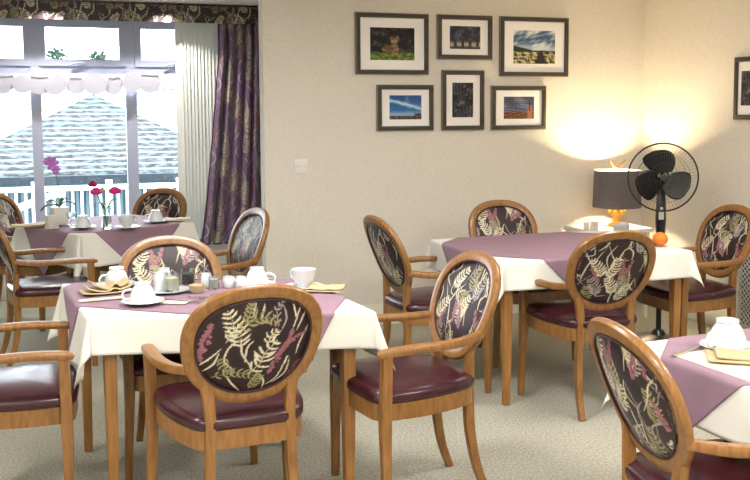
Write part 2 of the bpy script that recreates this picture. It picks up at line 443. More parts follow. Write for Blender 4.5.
# ------------------------------------------------------------------ tables and cloths
class Table:
    def __init__(s, C, e1, e2, A, B): s.C, s.e1, s.e2, s.A, s.B = Vector(C), Vector(e1), Vector(e2), A, B
    def w(s, u, v): return s.C+s.e1*u+s.e2*v
def dining_table(T, label, inset=.045, iu=None):
    iu = iu or inset
    t = thing('dining_table', label, 'table', (T.C.x, T.C.y, 0))
    def loc(u, v): p = T.w(u, v)-T.C; return (p.x, p.y)
    A, B = T.A-.006, T.B-.006
    bm = BM(); prism(bm, [loc(*q) for q in ((-A, -B), (A, -B), (A, B), (-A, B))], .718, .744)
    bmesh.ops.bevel(bm, geom=list(bm.edges), offset=.004, segments=2, affect='EDGES')
    obj('tabletop', bm, M['tablewood'], t)
    for sx, sy in ((-1, -1), (1, -1), (1, 1), (-1, 1)):
        bm = BM(); x, y = sx*(A-iu), sy*(B-inset)
        def sq(h): return [Vector((*loc(x+i*h, y+j*h), 0)) for i, j in ((-1, -1), (1, -1), (1, 1), (-1, 1))]
        lv = []
        for h, z in ((.017, 0), (.0225, .5), (.0235, .716)):
            lv.append([bm.verts.new((q.x, q.y, z)) for q in sq(h)])
        bm.faces.new(lv[0][::-1]); bm.faces.new(lv[-1])
        for a, b in zip(lv, lv[1:]):
            for k in range(4): bm.faces.new((a[k], a[(k+1) % 4], b[(k+1) % 4], b[k]))
        bmesh.ops.bevel(bm, geom=[e for e in bm.edges if abs(e.verts[0].co.z-e.verts[1].co.z) > .1], offset=.006, segments=2, affect='EDGES')
        obj('leg', bm, M['tablewood'], t)
    bm = BM(); a, b = A-iu, B-inset
    for (u0, v0, u1, v1) in ((-a, -b-.012, a, -b+.012), (-a, b-.012, a, b+.012), (-a-.012, -b, -a+.012, b), (a-.012, -b, a+.012, b)):
        prism(bm, [loc(*q) for q in ((u0, v0), (u1, v0), (u1, v1), (u0, v1))], .672, .716)
    obj('apron', bm, M['tablewood'], t, smooth=False)
    return t
def drape(u, v, T, off, top=.7465, seed=0, L=.17):
    A, B = T.A, T.B
    su = np.where(u < 0, -1, 1); sv = np.where(v < 0, -1, 1)
    ex = np.maximum(np.abs(u)-A, 0); ey = np.maximum(np.abs(v)-B, 0)
    r = np.hypot(ex, ey); phi = np.arctan2(ey, ex+1e-9)
    rr = .012; arc = np.minimum(r/rr, PI/2)
    o = rr*np.sin(arc); down = rr*(1-np.cos(arc)); rest = np.maximum(r-rr*PI/2, 0)
    along = np.where(ex > ey, v*sv*0+v, u)
    wave = .30*np.sin(along*17+seed+np.where(ex > ey, 2, 0))*np.sin(along*6.3+seed*2.1)*(np.minimum(ex, ey) <= 0)
    fl = np.clip(.09+.24*np.sin(2*phi)**2+.22*wave, .02, .5)
    o = o+rest*fl; down = down+rest*np.sqrt(1-fl**2)
    nx = np.where(r > 0, np.cos(phi)*(ex > 0), 0); ny = np.where(r > 0, np.sin(phi), 0)
    hang = np.clip(r/.01, 0, 1)
    U = su*(np.minimum(np.abs(u), A)+nx*(o+off*hang)); V = sv*(np.minimum(np.abs(v), B)+ny*(o+off*hang))
    Z = top+off*(1-hang*.7)-down
    W = np.stack([T.C.x+T.e1.x*U+T.e2.x*V, T.C.y+T.e1.y*U+T.e2.y*V, Z], -1)
    return W
def add_thickness(o, t=.0015):
    m = o.modifiers.new('thick', 'SOLIDIFY'); m.thickness = t; m.offset = 1
def axis_vals(A, L, n):
    inner = np.linspace(-A, A, n); o = np.linspace(0, L, 14)[1:]
    near = np.array([.003, .006, .009, .013, .018, .024])
    o = np.unique(np.r_[near, np.linspace(.03, L, 14)])
    return np.r_[-A-o[::-1], inner, A+o]
def tablecloth(T, label, L=(.17, .17, .17, .17), seed=0):
    # L = overhang on -u, +u, -v, +v
    def ax(A, l0, l1):
        nr = np.array([.003, .006, .009, .013, .018, .024])
        return np.r_[-A-np.r_[nr, np.linspace(.03, l0, 12)][::-1], np.linspace(-A, A, 44), A+np.r_[nr, np.linspace(.03, l1, 12)]]
    u, v = np.meshgrid(ax(T.A, L[0], L[1]), ax(T.B, L[2], L[3]))
    P = drape(u, v, T, 0, seed=seed)
    o = grid_mesh('tablecloth', P, M['cloth']); add_thickness(o)
    return tag(o, label, 'tablecloth', 'white tablecloths')
def overlay(T, label, half, rot=45, c=(0, 0), seed=0, n=150):
    p, q = np.meshgrid(np.linspace(-half, half, n), np.linspace(-half, half, n))
    a = math.radians(rot); u = c[0]+p*math.cos(a)-q*math.sin(a); v = c[1]+p*math.sin(a)+q*math.cos(a)
    P = drape(u, v, T, .004, seed=seed)
    o = grid_mesh('table_topper', P, M['mauve']); add_thickness(o)
    return tag(o, label, 'table topper', 'mauve cloth toppers')

def basis(deg): a = math.radians(deg); return Vector((math.cos(a), math.sin(a), 0)), Vector((-math.sin(a), math.cos(a), 0))
TOP = .7525
# near table from its four seen corners
nl, nr_, fl_, fr_ = at(96, 317, .75), at(366, 310, .75), at(59, 283, .75), at(307, 279, .75)
C = (nl+nr_+fl_+fr_)/4; e1 = ((nr_-nl)+(fr_-fl_))/2; e2 = ((fl_-nl)+(fr_-nr_))/2
print('near table', e1.length, e2.length, math.degrees(math.atan2(e1.y, e1.x)), math.degrees(math.atan2(e2.y, e2.x)))
T1 = Table((C.x, C.y, 0), e1.normalized(), e2.normalized(), e1.length/2, e2.length/2)
nl, nr_, fl_ = at(500, 262, .75), at(688, 250, .75), at(434, 239, .75)
C = nr_/2+fl_/2; ang = math.degrees(math.atan2((nr_-nl).y, (nr_-nl).x))
print('far table', (nr_-nl).length, (fl_-nl).length, ang, math.degrees(math.atan2((fl_-nl).y, (fl_-nl).x)))
a_, b_ = basis(ang)
T2 = Table((C.x, C.y, 0), a_, b_, (nr_-nl).length/2, (fl_-nl).length/2)
nl, nr_, fl_ = at(79, 234, .75), at(192, 222, .75), at(0, 229, .75)
ang = math.degrees(math.atan2((nr_-nl).y, (nr_-nl).x))
print('window table', (nr_-nl).length, (fl_-nl).length, ang, math.degrees(math.atan2((fl_-nl).y, (fl_-nl).x)), nl)
a_, b_ = basis(ang)
w3 = (nr_-nl).length
C = nl+a_*w3/2+b_*.41
T3 = Table((C.x, C.y, 0), a_, b_, w3/2, .41)
g0, g1 = at(668, 357, .75), at(748, 385, .75)
ang = math.degrees(math.atan2((g0-g1).y, (g0-g1).x))-90
print('right table', ang, g0)
a_, b_ = basis(ang)
flc = at(626, 344, .75)
C = g0+b_*((flc-g0).dot(b_))+a_*.5-b_*.5
T4 = Table((C.x, C.y, 0), a_, b_, .5, .5)

dining_table(T1, 'wooden dining table under white cloth, laid with white cups, in the left foreground', .045, .07)
dining_table(T2, 'wooden dining table under white cloth in front of the pedestal fan')
dining_table(T3, 'wooden dining table beside the window, with the orchid and pink flowers', .24)
dining_table(T4, 'wooden dining table cut off by the right bottom edge of the picture')
tablecloth(T1, 'white tablecloth on the left foreground table, crowded with cups and jars', (.24, .19, .145, .16), 1)
tablecloth(T2, 'white tablecloth on the table with the orange, in front of the fan', (.17, .15, .15, .15), 2)
tablecloth(T3, 'white tablecloth on the window table under the orchid and flower vase', (.22, .28, .22, .2), 3.3)
tablecloth(T4, 'white tablecloth on the table at the bottom right corner', (.17, .17, .17, .17), 4)
overlay(T1, 'mauve square topper on the left foreground table, under cups and jars', .563, -29, (.035, .152), 1)
overlay(T2, 'mauve square topper spread over the table in front of the fan', .56, 45, (-.03, .025), 2)
overlay(T3, 'mauve square topper on the table beside the window', .52, 45, (0, 0), 3.3)
v1, v2 = (at(661, 355, .75)-T4.C).dot(T4.e2), (at(748, 385, .75)-T4.C).dot(T4.e2); hs = .52; print('v', v1, v2)
overlay(T4, 'mauve square topper hanging in a point from the bottom right table', hs, 45, (-T4.A-(v1-v2)/2+hs*math.sqrt(2), (v1+v2)/2), 4)

# ------------------------------------------------------------------ place the chairs
chair(261, 286, 4, 'oval backed armchair in the foreground centre, back turned, large fern panel', group='armchairs', sc_=1.02)
chair(166, 236, 182, 'oval backed armchair on the far side of the foreground table, behind the cups', 0, group='armchairs')
chair(487, 253, 94, 'oval backed armchair at the right end of the foreground table, side on', 1, group='armchairs', ref=(-.02, -.35, .93))
chair(370, 216, -88, 'oval backed armchair at the left end of the far table, against bare wall', 2, group='armchairs', sc_=1.02)
chair(497, 200, 178, 'oval backed armchair behind the far table, only its back above the cloth', 0, group='armchairs')
chair(622, 231, -4, 'oval backed armchair with its back turned, nearest side of the fan table', 2, group='armchairs')
chair(740, 205, 88, 'oval backed armchair between the fan and the lattice radiator cover', 1, group='armchairs', sc_=1.01)
chair(606, 322, -97, 'oval backed armchair at the bottom right table, its back cutting the lower edge', 0, group='armchairs')
pa, pb = at(66, 323, .665), at(88, 345, .665); fa = math.degrees(math.atan2((pa-pb).y, (pa-pb).x))-180
print('left chair span', (pa-pb).length, fa)
chair(66, 321, -91, 'armchair at the left end of the foreground table, back outside the picture', 1, group='armchairs', ref=(-.256, .215, .65))
chair(-17, 212, -80, 'oval backed armchair at the left edge of the window table, nearer one', 2, group='armchairs')
chair(-11, 193, -122, 'oval backed armchair at the left edge, farther one beside the window', 1, group='armchairs')
chair(166, 188, 138, 'oval backed armchair under the window blind, behind the window table', 2, group='armchairs')
chair(262, 208, 101, 'oval backed armchair in front of the long curtain, turned side on', 1, group='armchairs')

# ------------------------------------------------------------------ room
WY, RX, BY, H = 6.22, 4.3, 8.15, 2.42
H = on_y(100, .5, BY-.2).z; print('ceiling H', H)
nib = on_y(264, 116, WY).x
cor = on_y(643, 116, WY).x; RX = cor
print('nib', nib, 'corner', cor)
LX, FY = -3.6, -2.6
o = obj('floor', boxm((LX, FY, -.1), (RX+.1, BY+.1, 0)), M['carpet'], smooth=False); struct(o)
o = obj('ceiling', boxm((LX, FY, H), (RX+.1, BY+.1, H+.1)), M['ceil'], smooth=False); struct(o)
struct(obj('wall_back', boxm((nib, WY, 0), (RX+.12, WY+.12, H)), M['wall'], smooth=False))
struct(obj('wall_right', boxm((RX, FY, 0), (RX+.12, WY, H)), M['wall'], smooth=False))
struct(obj('wall_left', boxm((LX-.1, FY, 0), (LX, BY, H)), M['wall'], smooth=False))
struct(obj('wall_front', boxm((LX, FY-.1, 0), (RX+.1, FY, H)), M['wall'], smooth=False))
struct(obj('wall_recess', boxm((2.5, WY+.12, 0), (2.62, BY, H)), M['winwall'], smooth=False))
# window wall with opening
wx0 = -1.7; wx1 = on_y(222, 116, BY).x; wz0 = on_y(190, 241, BY).z; print('sill', wz0); wz1 = on_y(100, 19, BY).z+.03
bm = BM(); box(bm, (LX, BY, 0), (wx0, BY+.25, H)); box(bm, (wx1, BY, 0), (2.62, BY+.25, H)); box(bm, (wx0, BY, 0), (wx1, BY+.25, wz0)); box(bm, (wx0, BY, wz1), (wx1, BY+.25, H))
struct(obj('wall_window', bm, M['winwall'], smooth=False))
print('window x', wx0, wx1, 'z', wz0, wz1)
def skirting(name, a, b):
    struct(obj(name, boxm(a, b, bevel=.004), M['skirt']))
skirting('baseboard_back', (nib, WY-.018, 0), (RX, WY, .15))
skirting('baseboard_right', (RX-.018, FY, 0), (RX, WY-.02, .15))
skirting('baseboard_window', (LX, BY-.018, 0), (2.5, BY, .15))
struct(obj('trim_1', boxm((wx0-.03, BY-.10, wz0-.03), (wx1+.03, BY+.10, wz0), bevel=.006), M['upvc']))   # window board
# window
win = struct(bpy.data.objects.new('window_1', None)); COL.objects.link(win)
GY = BY+.12
def X(px): return on_y(px, 60, GY).x
def Z(py, px=90): return on_y(px, py, GY).z
zt = wz1-.05; ztr = (Z(64), Z(73)); zb = wz0+.06
bm = BM()
box(bm, (wx0, GY-.03, wz0), (wx1, GY+.03, zb)); box(bm, (wx0, GY-.03, zt), (wx1, GY+.03, wz1))
box(bm, (wx0, GY-.028, ztr[1]-.01), (wx1, GY+.028, ztr[0]-.015))
muls = [(X(29.5), X(40)), (X(124.5), X(135.5))]
sp = muls[1][0]-muls[0][0]
muls = [(muls[0][0]-sp, muls[0][1]-sp)] + muls + [(X(217), X(222))]
for a, b in muls: box(bm, (a, GY-.034, wz0), (b, GY+.034, wz1))
box(bm, (wx0, GY-.034, wz0), (wx0+.06, GY+.034, wz1))
f = obj('window_frame', bm, M['upvc'], win, smooth=False)
xs = [wx0+.06]+[v for m in muls for v in m]
for i in range(0, 8, 2):
    a, b = xs[i], xs[i+1]
    if b-a < .1: continue
    bm = BM(); y0, y1 = GY-.045, GY-.005; w = .055; z0, z1 = ztr[0]-.02, zt+.01
    box(bm, (a-.01, y0, z0), (b+.01, y1, z0+w)); box(bm, (a-.01, y0, z1-w), (b+.01, y1, z1)); box(bm, (a-.01, y0, z0+w), (a-.01+w, y1, z1-w)); box(bm, (b+.01-w, y0, z0+w), (b+.01, y1, z1-w))
    sash = obj('vent_sash', bm, M['upvc'], win, smooth=False)
    bm = BM(); box(bm, ((a+b)/2-.012, y0-.02, z0+.012), ((a+b)/2+.012, y0, z0+.032), .003); tube(bm, [((a+b)/2, y0-.02, z0+.022), ((a+b)/2-.05, y0-.028, z0+.024), ((a+b)/2-.11, y0-.026, z0+.006)], .009)
    obj('window_handle', bm, M['upvc'], sash)
    obj('pane', boxm((a-.01+w, y0+.018, z0+w), (b+.01-w, y0+.022, z1-w)), M['pane'], sash, smooth=False)
    obj('pane', boxm((a, GY-.002, zb), (b, GY+.002, ztr[1]-.01)), M['pane'], win, smooth=False)
# pelmet
PY_ = BY-.20
pz0 = on_y(100, 20.5, PY_).z; pz1 = H-.015
print('pelmet z', pz0, pz1)
nx_, nz_ = 560, 34
u, v = np.meshgrid(np.linspace(-1.75, 2.25, nx_), np.linspace(pz0, pz1, nz_))
P = np.stack([u, PY_-.0015*np.sin(u*30), v], -1)
Pb = P.copy(); Pb[..., 1] += .02
pel = thing('pelmet', 'fern patterned fabric pelmet running along the top of the window', 'pelmet', (0, 0, 0))
grid_mesh('fabric_front', P, M['curtain'], pel, cols=sample(TILE2, u/.42, v/.42)*1.15)
bm = BM(); box(bm, (-1.75, PY_+.003, pz0+.002), (2.25, PY_+.02, pz1-.002)); box(bm, (-1.75, PY_+.02, pz1-.02), (2.25, BY, pz1-.002))
obj('pelmet_board', bm, M['winwall'], pel, smooth=False)
# curtain
ct = thing('curtain', 'long plum curtain with cream fern pattern hanging at the right side of the window', 'curtain', (0, 0, 0))
CY = BY-.11; nu, nv = 190, 420
zb_ = on_y(220, 243, CY).z; s_ = np.linspace(0, 1, nu); zz = np.linspace(zb_, pz0+.05, nv)
Sg, Zg = np.meshgrid(s_, zz)
tt = (Zg-zb_)/(pz0-zb_)
xl_t, xl_b = on_y(217, 40, CY).x, on_y(199, 240, CY).x; xr = on_y(275, 100, CY).x
xl = xl_b+(xl_t-xl_b)*np.clip(tt*1.15, 0, 1)**.8
phase = Sg*2*PI*7+.5*np.sin(Sg*9)+.35*np.sin(tt*3+Sg*5)
amp = .030+.012*np.sin(Sg*13)
Xg = xl+(xr-xl)*Sg+.010*np.sin(phase*1+1.3)
Yg = CY+amp*np.sin(phase)
cc = sample(TILE3, Sg*1.75, (Zg)/.62)
grid_mesh('curtain_panel', np.stack([Xg, Yg, Zg], -1), M['curtain'], ct, cols=cc)
bm = BM(); 
pts = [Vector((float(Xg[0, i]), float(Yg[0, i]), zb_)) for i in range(0, nu, 2)]
sweep(bm, pts, .006, .012, n=6, ex=2); obj('hem', bm, M['piping'], ct)
# vertical blind gathered at the right
vb = thing('vertical_blind', 'off-white vertical blind gathered beside the curtain', 'blind', (0, 0, 0))
VY = BY-.03
obj('headrail', boxm((-1.6, VY-.02, wz1-.03), (wx1+.02, VY+.02, wz1+.005)), M['upvc'], vb, smooth=False)
x0b, x1b = on_y(180, 100, VY).x, on_y(218, 100, VY).x
for k in range(12):
    x = x0b+(x1b-x0b)*k/11; a = math.radians(38+random.uniform(-6, 6)); c, s = .035*math.cos(a), .035*math.sin(a)
    bm = BM(); q = [(x-c, VY+s*.8), (x, VY+.003), (x+c, VY-s*.8)]
    prism(bm, [(q[0][0], q[0][1]), (q[1][0], q[1][1]), (q[2][0], q[2][1]), (q[2][0]+.001, q[2][1]+.002), (q[1][0]+.001, q[1][1]+.002), (q[0][0]+.001, q[0][1]+.002)], wz0+.03, wz1-.03)
    obj('slat', bm, M['blind'], vb, smooth=False)
# garland of pearly discs
gl = thing('garland', 'string of pearly white paper discs hanging across the window', 'garland', (0, 0, 0))
QY = BY-.02; bm = BM()
discs = [(-14, 84), (4, 83), (22, 84), (40, 84), (56, 85), (76, 85), (95, 84), (114, 85), (132, 83), (150, 82)]
pts = [on_y(x, y-9+(1.5 if i % 2 else -1), QY) for i, (x, y) in enumerate(discs)] + [on_y(172, 74, QY)]
tube(bm, catmull(pts, 4), .003, 6); obj('string', bm, M['plastic'], gl)
for i, (x, y) in enumerate(discs):
    p = on_y(x, y, QY); r = .086+.010*math.sin(i*2.3); bm = BM()
    n = 28
    ang0 = random.random()
    prof = []
    for k in range(n):
        a = 2*PI*k/n; rr = r*(1+.0*math.sin(2*a))
        if i % 3 == 1: rr = r*(.8+.25*abs(math.sin(a*1.0+ang0)))
        prof.append((rr*math.cos(a), rr*math.sin(a)*.92))
    prism(bm, prof, -.004, .004); bmesh.ops.rotate(bm, verts=bm.verts, matrix=Matrix.Rotation(PI/2, 3, 'X')); bmesh.ops.translate(bm, verts=bm.verts, vec=(p.x, QY+.012*(i % 2), p.z))
    obj('paper_disc', bm, M['pearl'], gl)

# ------------------------------------------------------------------ outside
def flat_roof(name, tris, m, parent):
    """faces with UV running along the eave and up the slope"""
    bm = BM(); uv = bm.loops.layers.uv.new('UV')
    for P in tris:
        vs = [bm.verts.new(p) for p in P]; f = bm.faces.new(vs)
        a = Vector(P[0]); e = (Vector(P[1])-a).normalized(); nn = e.cross(Vector(P[2])-a).normalized(); s = nn.cross(e)
        for l in f.loops: d = l.vert.co-a; l[uv].uv = (d.dot(e), d.dot(s))
    me = bpy.data.meshes.new(name); bm.to_mesh(me); bm.free(); me.materials.append(m)
    o = bpy.data.objects.new(name, me); COL.objects.link(o); o.parent = parent
    md = o.modifiers.new('thick', 'SOLIDIFY'); md.thickness = .06
    return o
EY = 15.5
ez = on_y(90, 175, EY).z; eL, eR = on_y(-85, 175, EY).x, on_y(262, 175, EY).x; ap = on_y(93, 92, EY+3.6)
h1 = thing('neighbouring_house', 'tiled hip roofed building seen through the window, straight below the discs', 'building', (0, 0, 0))
ap = (ap.x, ap.y, ap.z)
flat_roof('roof', [[(eL, EY, ez), (eR, EY, ez), ap], [(eR, EY, ez), (eR, EY+7, ez), ap], [(eR, EY+7, ez), (eL, EY+7, ez), ap], [(eL, EY+7, ez), (eL, EY, ez), ap]], M['roof'], h1)
bm = BM(); tube(bm, [(eL, EY, ez+.04), ap], .07); tube(bm, [(eR, EY, ez+.04), ap], .07); obj('hip_tiles', bm, M['white_out'], h1)
obj('gutter', boxm((eL, EY-.12, ez-.12), (eR, EY+.02, ez+.0)), M['gutter'], h1, smooth=False)
bm = BM(); box(bm, (eL+.3, EY+.3, -3), (eR-.3, EY+5.2, ez-.05))
for k in range(60):
    x = eL+.4+k*(eR-eL-.8)/59; box(bm, (x, EY+.26, -3), (x+.04, EY+.3, ez-.06))
obj('wall', bm, M['siding'], h1, smooth=False)
h2 = thing('background_house', 'paler tiled roof rising behind the hip roof, seen through the window', 'building', (0, 0, 0))
E2 = 25.0; z2 = on_y(90, 150, E2).z; x2a, x2b = on_y(-120, 150, E2).x, on_y(300, 150, E2).x; zr = on_y(90, 90, E2+4).z
flat_roof('roof', [[(x2a, E2, z2), (x2b, E2, z2), (x2b, E2+4, zr), (x2a, E2+4, zr)], [(x2a, E2+8, z2), (x2b, E2+8, z2), (x2b, E2+4, zr), (x2a, E2+4, zr)]], M['roof2'], h2)
obj('wall', boxm((x2a+.3, E2+.3, -3), (x2b-.3, E2+7.7, z2-.05)), M['siding'], h2, smooth=False)
# railing of the terrace outside
rl = thing('terrace_railing', 'white picket railing outside the window below the tiled roof', 'railing', (0, 0, 0))
RY = 10.2; zr1 = on_y(90, 190, RY).z; zr0 = -.6; xa, xb = -3.0, 3.0
obj('top_rail', boxm((xa, RY-.035, zr1), (xb, RY+.035, zr1+.05), bevel=.005), M['white_out'], rl)
obj('bottom_rail', boxm((xa, RY-.02, zr0+.1), (xb, RY+.02, zr0+.15)), M['white_out'], rl, smooth=False)
n = 66
for k in range(n):
    x = xa+.05+k*(xb-xa-.1)/(n-1); w = .013 if k % 8 else .035
    obj('picket' if k % 8 else 'post', boxm((x-w, RY-.016, zr0 if k % 8 == 0 else zr0+.12), (x+w, RY+.016, zr1+(.1 if k % 8 == 0 else 0))), M['white_out'], rl, smooth=False)
p0, p1 = on_y(-30, 226, 9.6), on_y(62, 192, 9.6)
hr = obj('stair_handrail', sweep(BM(), [p0, p1], .05, .07, n=8), M['white_out']); tag(hr, 'sloping white handrail outside the left part of the window', 'handrail')
for q in (p0, p1):
    bm = BM(); box(bm, (q.x-.03, q.y-.03, -.62), (q.x+.03, q.y+.03, q.z)); obj('newel', bm, M['white_out'], hr, smooth=False)
g = obj('ground_outside', boxm((-25, BY+.3, -3.1), (25, 60, -3.0)), M['grass'], smooth=False); struct(g)
g = obj('terrace', boxm((-4, BY+.3, -.8), (4, RY+.3, -.6)), M['winwall'], smooth=False); struct(g)
def tree(px, py, y, r, label):
    p = on_y(px, py, y); t = thing('tree', label, 'tree', (p.x, y, -3)); bm = BM()
    for k in range(120):
        d = Vector((random.gauss(0, 1), random.gauss(0, 1), random.gauss(0, 1))).normalized()*random.uniform(.3, 1)
        c = Vector((d.x*r, d.y*r, p.z+3+d.z*r*.9)); 
        bmesh.ops.create_icosphere(bm, subdivisions=1, radius=r*random.uniform(.08, .18), matrix=Matrix.Translation(c))
    obj('foliage', bm, M['tree'], t); bm = BM(); tube(bm, [(0, 0, 0), (.05, 0, (p.z+3)*.6), (0, 0, p.z+3)], [.2, .14, .05]); obj('trunk', bm, M['bark'], t)
tree(57, 59, 40, .5, 'small distant tree top in the middle top window light, left one')
tree(98, 62, 44, .6, 'small distant tree top in the middle top window light, right one')

# ------------------------------------------------------------------ pictures
def art_mat(name, fn):
    """fn(x,z 0..1 arrays)->rgb linear; used on a dense sheet"""
    return fn
ART = vcol_mat('art_print', .6, .2, 0)
rng = np.random.RandomState(3)
def fbm(x, z, s, seed=0):
    r = np.random.RandomState(seed); out = np.zeros_like(x)
    for o_ in range(5):
        for _ in range(5):
            a = r.uniform(0, 2*PI); ph = r.uniform(0, 6.28); k = s*(1.9**o_)*r.uniform(.7, 1.3)
            out += np.sin((x*math.cos(a)+z*math.sin(a))*k+ph)/(1.6**o_)/5
    return out
def lin(*c): return np.array(s2l(c))
def mixc(a, b, t): t = np.clip(t, 0, 1)[..., None]; return a*(1-t)+b*t
def art_fox(x, z):
    c = mixc(lin(34, 30, 32), lin(86, 82, 84), fbm(x, z, 24, 1)*.8)
    g = mixc(lin(70, 88, 34), lin(128, 142, 62), fbm(x, z, 40, 2)+.4); c = mixc(c, g, (.26+.05*fbm(x, z, 20, 3)-z)*14)
    fur = mixc(lin(104, 80, 54), lin(160, 130, 96), fbm(x, z, 30, 5)+.4)
    b = 1-np.hypot((x-.55)/.10, (z-.33)/.22); c = mixc(c, fur, b*8)
    b = 1-np.hypot((x-.40)/.15, (z-.34)/.13); c = mixc(c, fur*.6, b*8)
    b = 1-np.hypot((x-.54)/.085, (z-.60)/.12); c = mixc(c, fur, b*8)
    for ex in (.48, .61): c = mixc(c, fur, (.045-np.abs(x-ex)-(z-.68)*.5)*60*((z > .64) & (z < .77)))
    return c
def art_sky(x, z):
    c = mixc(lin(28, 74, 130), lin(60, 122, 176), 1-z); w = np.exp(-((z-.72+.35*(x-.2)+.04*fbm(x, z, 9, 4))/.06)**2); c = mixc(c, lin(190, 214, 226), w*.9)
    c = mixc(c, lin(120, 140, 160), fbm(x, z, 12, 6)*.6*(x > .5)); c = mixc(c, lin(140, 170, 196), (.36-z)*6)
    return mixc(c, mixc(lin(42, 40, 42), lin(112, 90, 76), fbm(x, z, 40, 8)+.4), (.17+.1*(x > .78)-z)*30)
def art_sheep(x, z):
    c = mixc(lin(46, 46, 54), lin(96, 98, 110), fbm(x, z, 14, 9)*.8+.2*z)
    w = np.exp(-((z-.2)/.09)**2)*(np.sin(x*26)>-.3); c = mixc(c, lin(178, 164, 142), w); return mixc(c, lin(44, 58, 34), (.1-z)*20)
def art_trees(x, z):
    c = mixc(lin(28, 28, 30), lin(82, 80, 84), fbm(x*3, z, 12, 10)+.1); b = 1-np.hypot((x-.4)/.3, (z-.42)/.12); return mixc(c, lin(118, 118, 120), b*2*(fbm(x, z, 30, 5)+.5))
def art_field(x, z):
    c = mixc(lin(66, 94, 124), lin(214, 220, 224), fbm(x*.7, z*1.6-x*.6, 9, 12)*.9+.35); c = mixc(c, lin(186, 204, 220), (.62-z)*4)
    g = mixc(lin(40, 44, 34), lin(198, 186, 138), fbm(x*1.4, z*2.2, 26, 13)*1.1+.45); c = mixc(c, g, (.42-z)*40)
    c = mixc(c, lin(44, 58, 44), (np.where(x < .45, .56-.3*x, .40)-z)*40*(z > .36)); return mixc(c, lin(52, 46, 48), (.05+.34*(.4-z)-np.abs(x-.66))*22*(z < .4))
def art_sunset(x, z):
    c = mixc(lin(58, 66, 92), lin(120, 124, 142), fbm(x*.6, z*2, 14, 14)+.2); g = mixc(lin(48, 32, 22), lin(140, 98, 56), fbm(x, z*2, 30, 15)+.35); c = mixc(c, g, (.34-z)*25)
    c = mixc(c, lin(160, 104, 74), (.05+.05*(1-z)-np.abs(x-.86))*40*(z < .6)); return mixc(c, lin(48, 30, 40), (.03-np.abs(x-.85))*60*((z > .35) & (z < .8)))
def picture(name, corners, matin, art, label, wall='back', inner=None):
    x0, y0, x1, y1 = corners
    if wall == 'back':
        a, b = on_y((x0), (y0+y1)/2, WY), on_y(x1, (y0+y1)/2, WY); xc = (a.x+b.x)/2; w = b.x-a.x
        zt_, zb_ = on_y((x0+x1)/2, y0, WY).z, on_y((x0+x1)/2, y1, WY).z
        t = thing('framed_picture', label, 'picture', (xc, WY-.002, zb_), 0, 'framed photographs')
    else:
        a, b = on_x(x0, (y0+y1)/2, RX), on_x(x1, (y0+y1)/2, RX); w = abs(a.y-b.y)
        zt_, zb_ = on_x((x0+x1)/2, y0, RX).z, on_x((x0+x1)/2, y1, RX).z
        t = thing('framed_picture', label, 'picture', (RX-.002, (a.y+b.y)/2, zb_), -PI/2, 'framed photographs')
    h = zt_-zb_; fw, D = .028, .026
    bm = BM()
    for (u0, v0, u1, v1) in ((-w/2, 0, w/2, fw), (-w/2, h-fw, w/2, h), (-w/2, fw, -w/2+fw, h-fw), (w/2-fw, fw, w/2, h-fw)):
        box(bm, (u0, -D, v0), (u1, 0, v1), .004)
    fr = obj('frame', bm, M['frame'], t)
    bm = BM(); e = .005
    for (u0, v0, u1, v1) in ((-w/2-e, -e, w/2+e, 0), (-w/2-e, h, w/2+e, h+e), (-w/2-e, 0, -w/2, h), (w/2, 0, w/2+e, h)): box(bm, (u0, -D*.8, v0), (u1, 0, v1))
    obj('frame_edge', bm, M['frameedge'], t, smooth=False)
    obj('mount', boxm((-w/2+fw-.002, -.012, fw-.002), (w/2-fw+.002, -.008, h-fw+.002)), M['mount'], t, smooth=False)
    l, r, tp, bt = inner; X_ = np.linspace(-w/2+l*w, -w/2+r*w, 90); Z_ = np.linspace(h*(1-bt), h*(1-tp), 70)
    gx, gz = np.meshgrid(X_, Z_); xx, zz_ = (gx-X_[0])/(X_[-1]-X_[0]), (gz-Z_[0])/(Z_[-1]-Z_[0])
    grid_mesh('photograph', np.stack([gx, np.full_like(gx, -.0125), gz], -1), ART, t, cols=np.clip(art(xx, zz_), 0, 1))
    return t
picture('p', (355.5, 14, 427, 74), 0, art_fox, 'large framed photograph of a fox in grass, top left of the picture group', inner=(.19, .81, .23, .77))
picture('p', (437, 16, 490.5, 59), 0, art_sheep, 'small framed photograph of pale sheep at dusk, top middle of the group', inner=(.22, .79, .24, .77))
picture('p', (499.5, 18, 566.5, 76), 0, art_field, 'large framed photograph of a field track under clouds, top right of the group', inner=(.19, .81, .22, .79))
picture('p', (377, 85.5, 432, 130), 0, art_sky, 'framed photograph of a bright blue sky, bottom left of the group', inner=(.21, .79, .22, .76))
picture('p', (441.5, 71, 482.5, 129.5), 0, art_trees, 'upright framed dark grey photograph in the middle of the bottom row', inner=(.24, .75, .2, .79))
picture('p', (491, 86.5, 544, 129), 0, art_sunset, 'framed photograph of an orange tower at dusk, bottom right of the group', inner=(.22, .79, .24, .76))
picture('p', (737, 57, 768, 119), 0, art_trees, 'framed photograph on the right hand wall, cut by the picture edge', 'right', inner=(.2, .8, .22, .78))

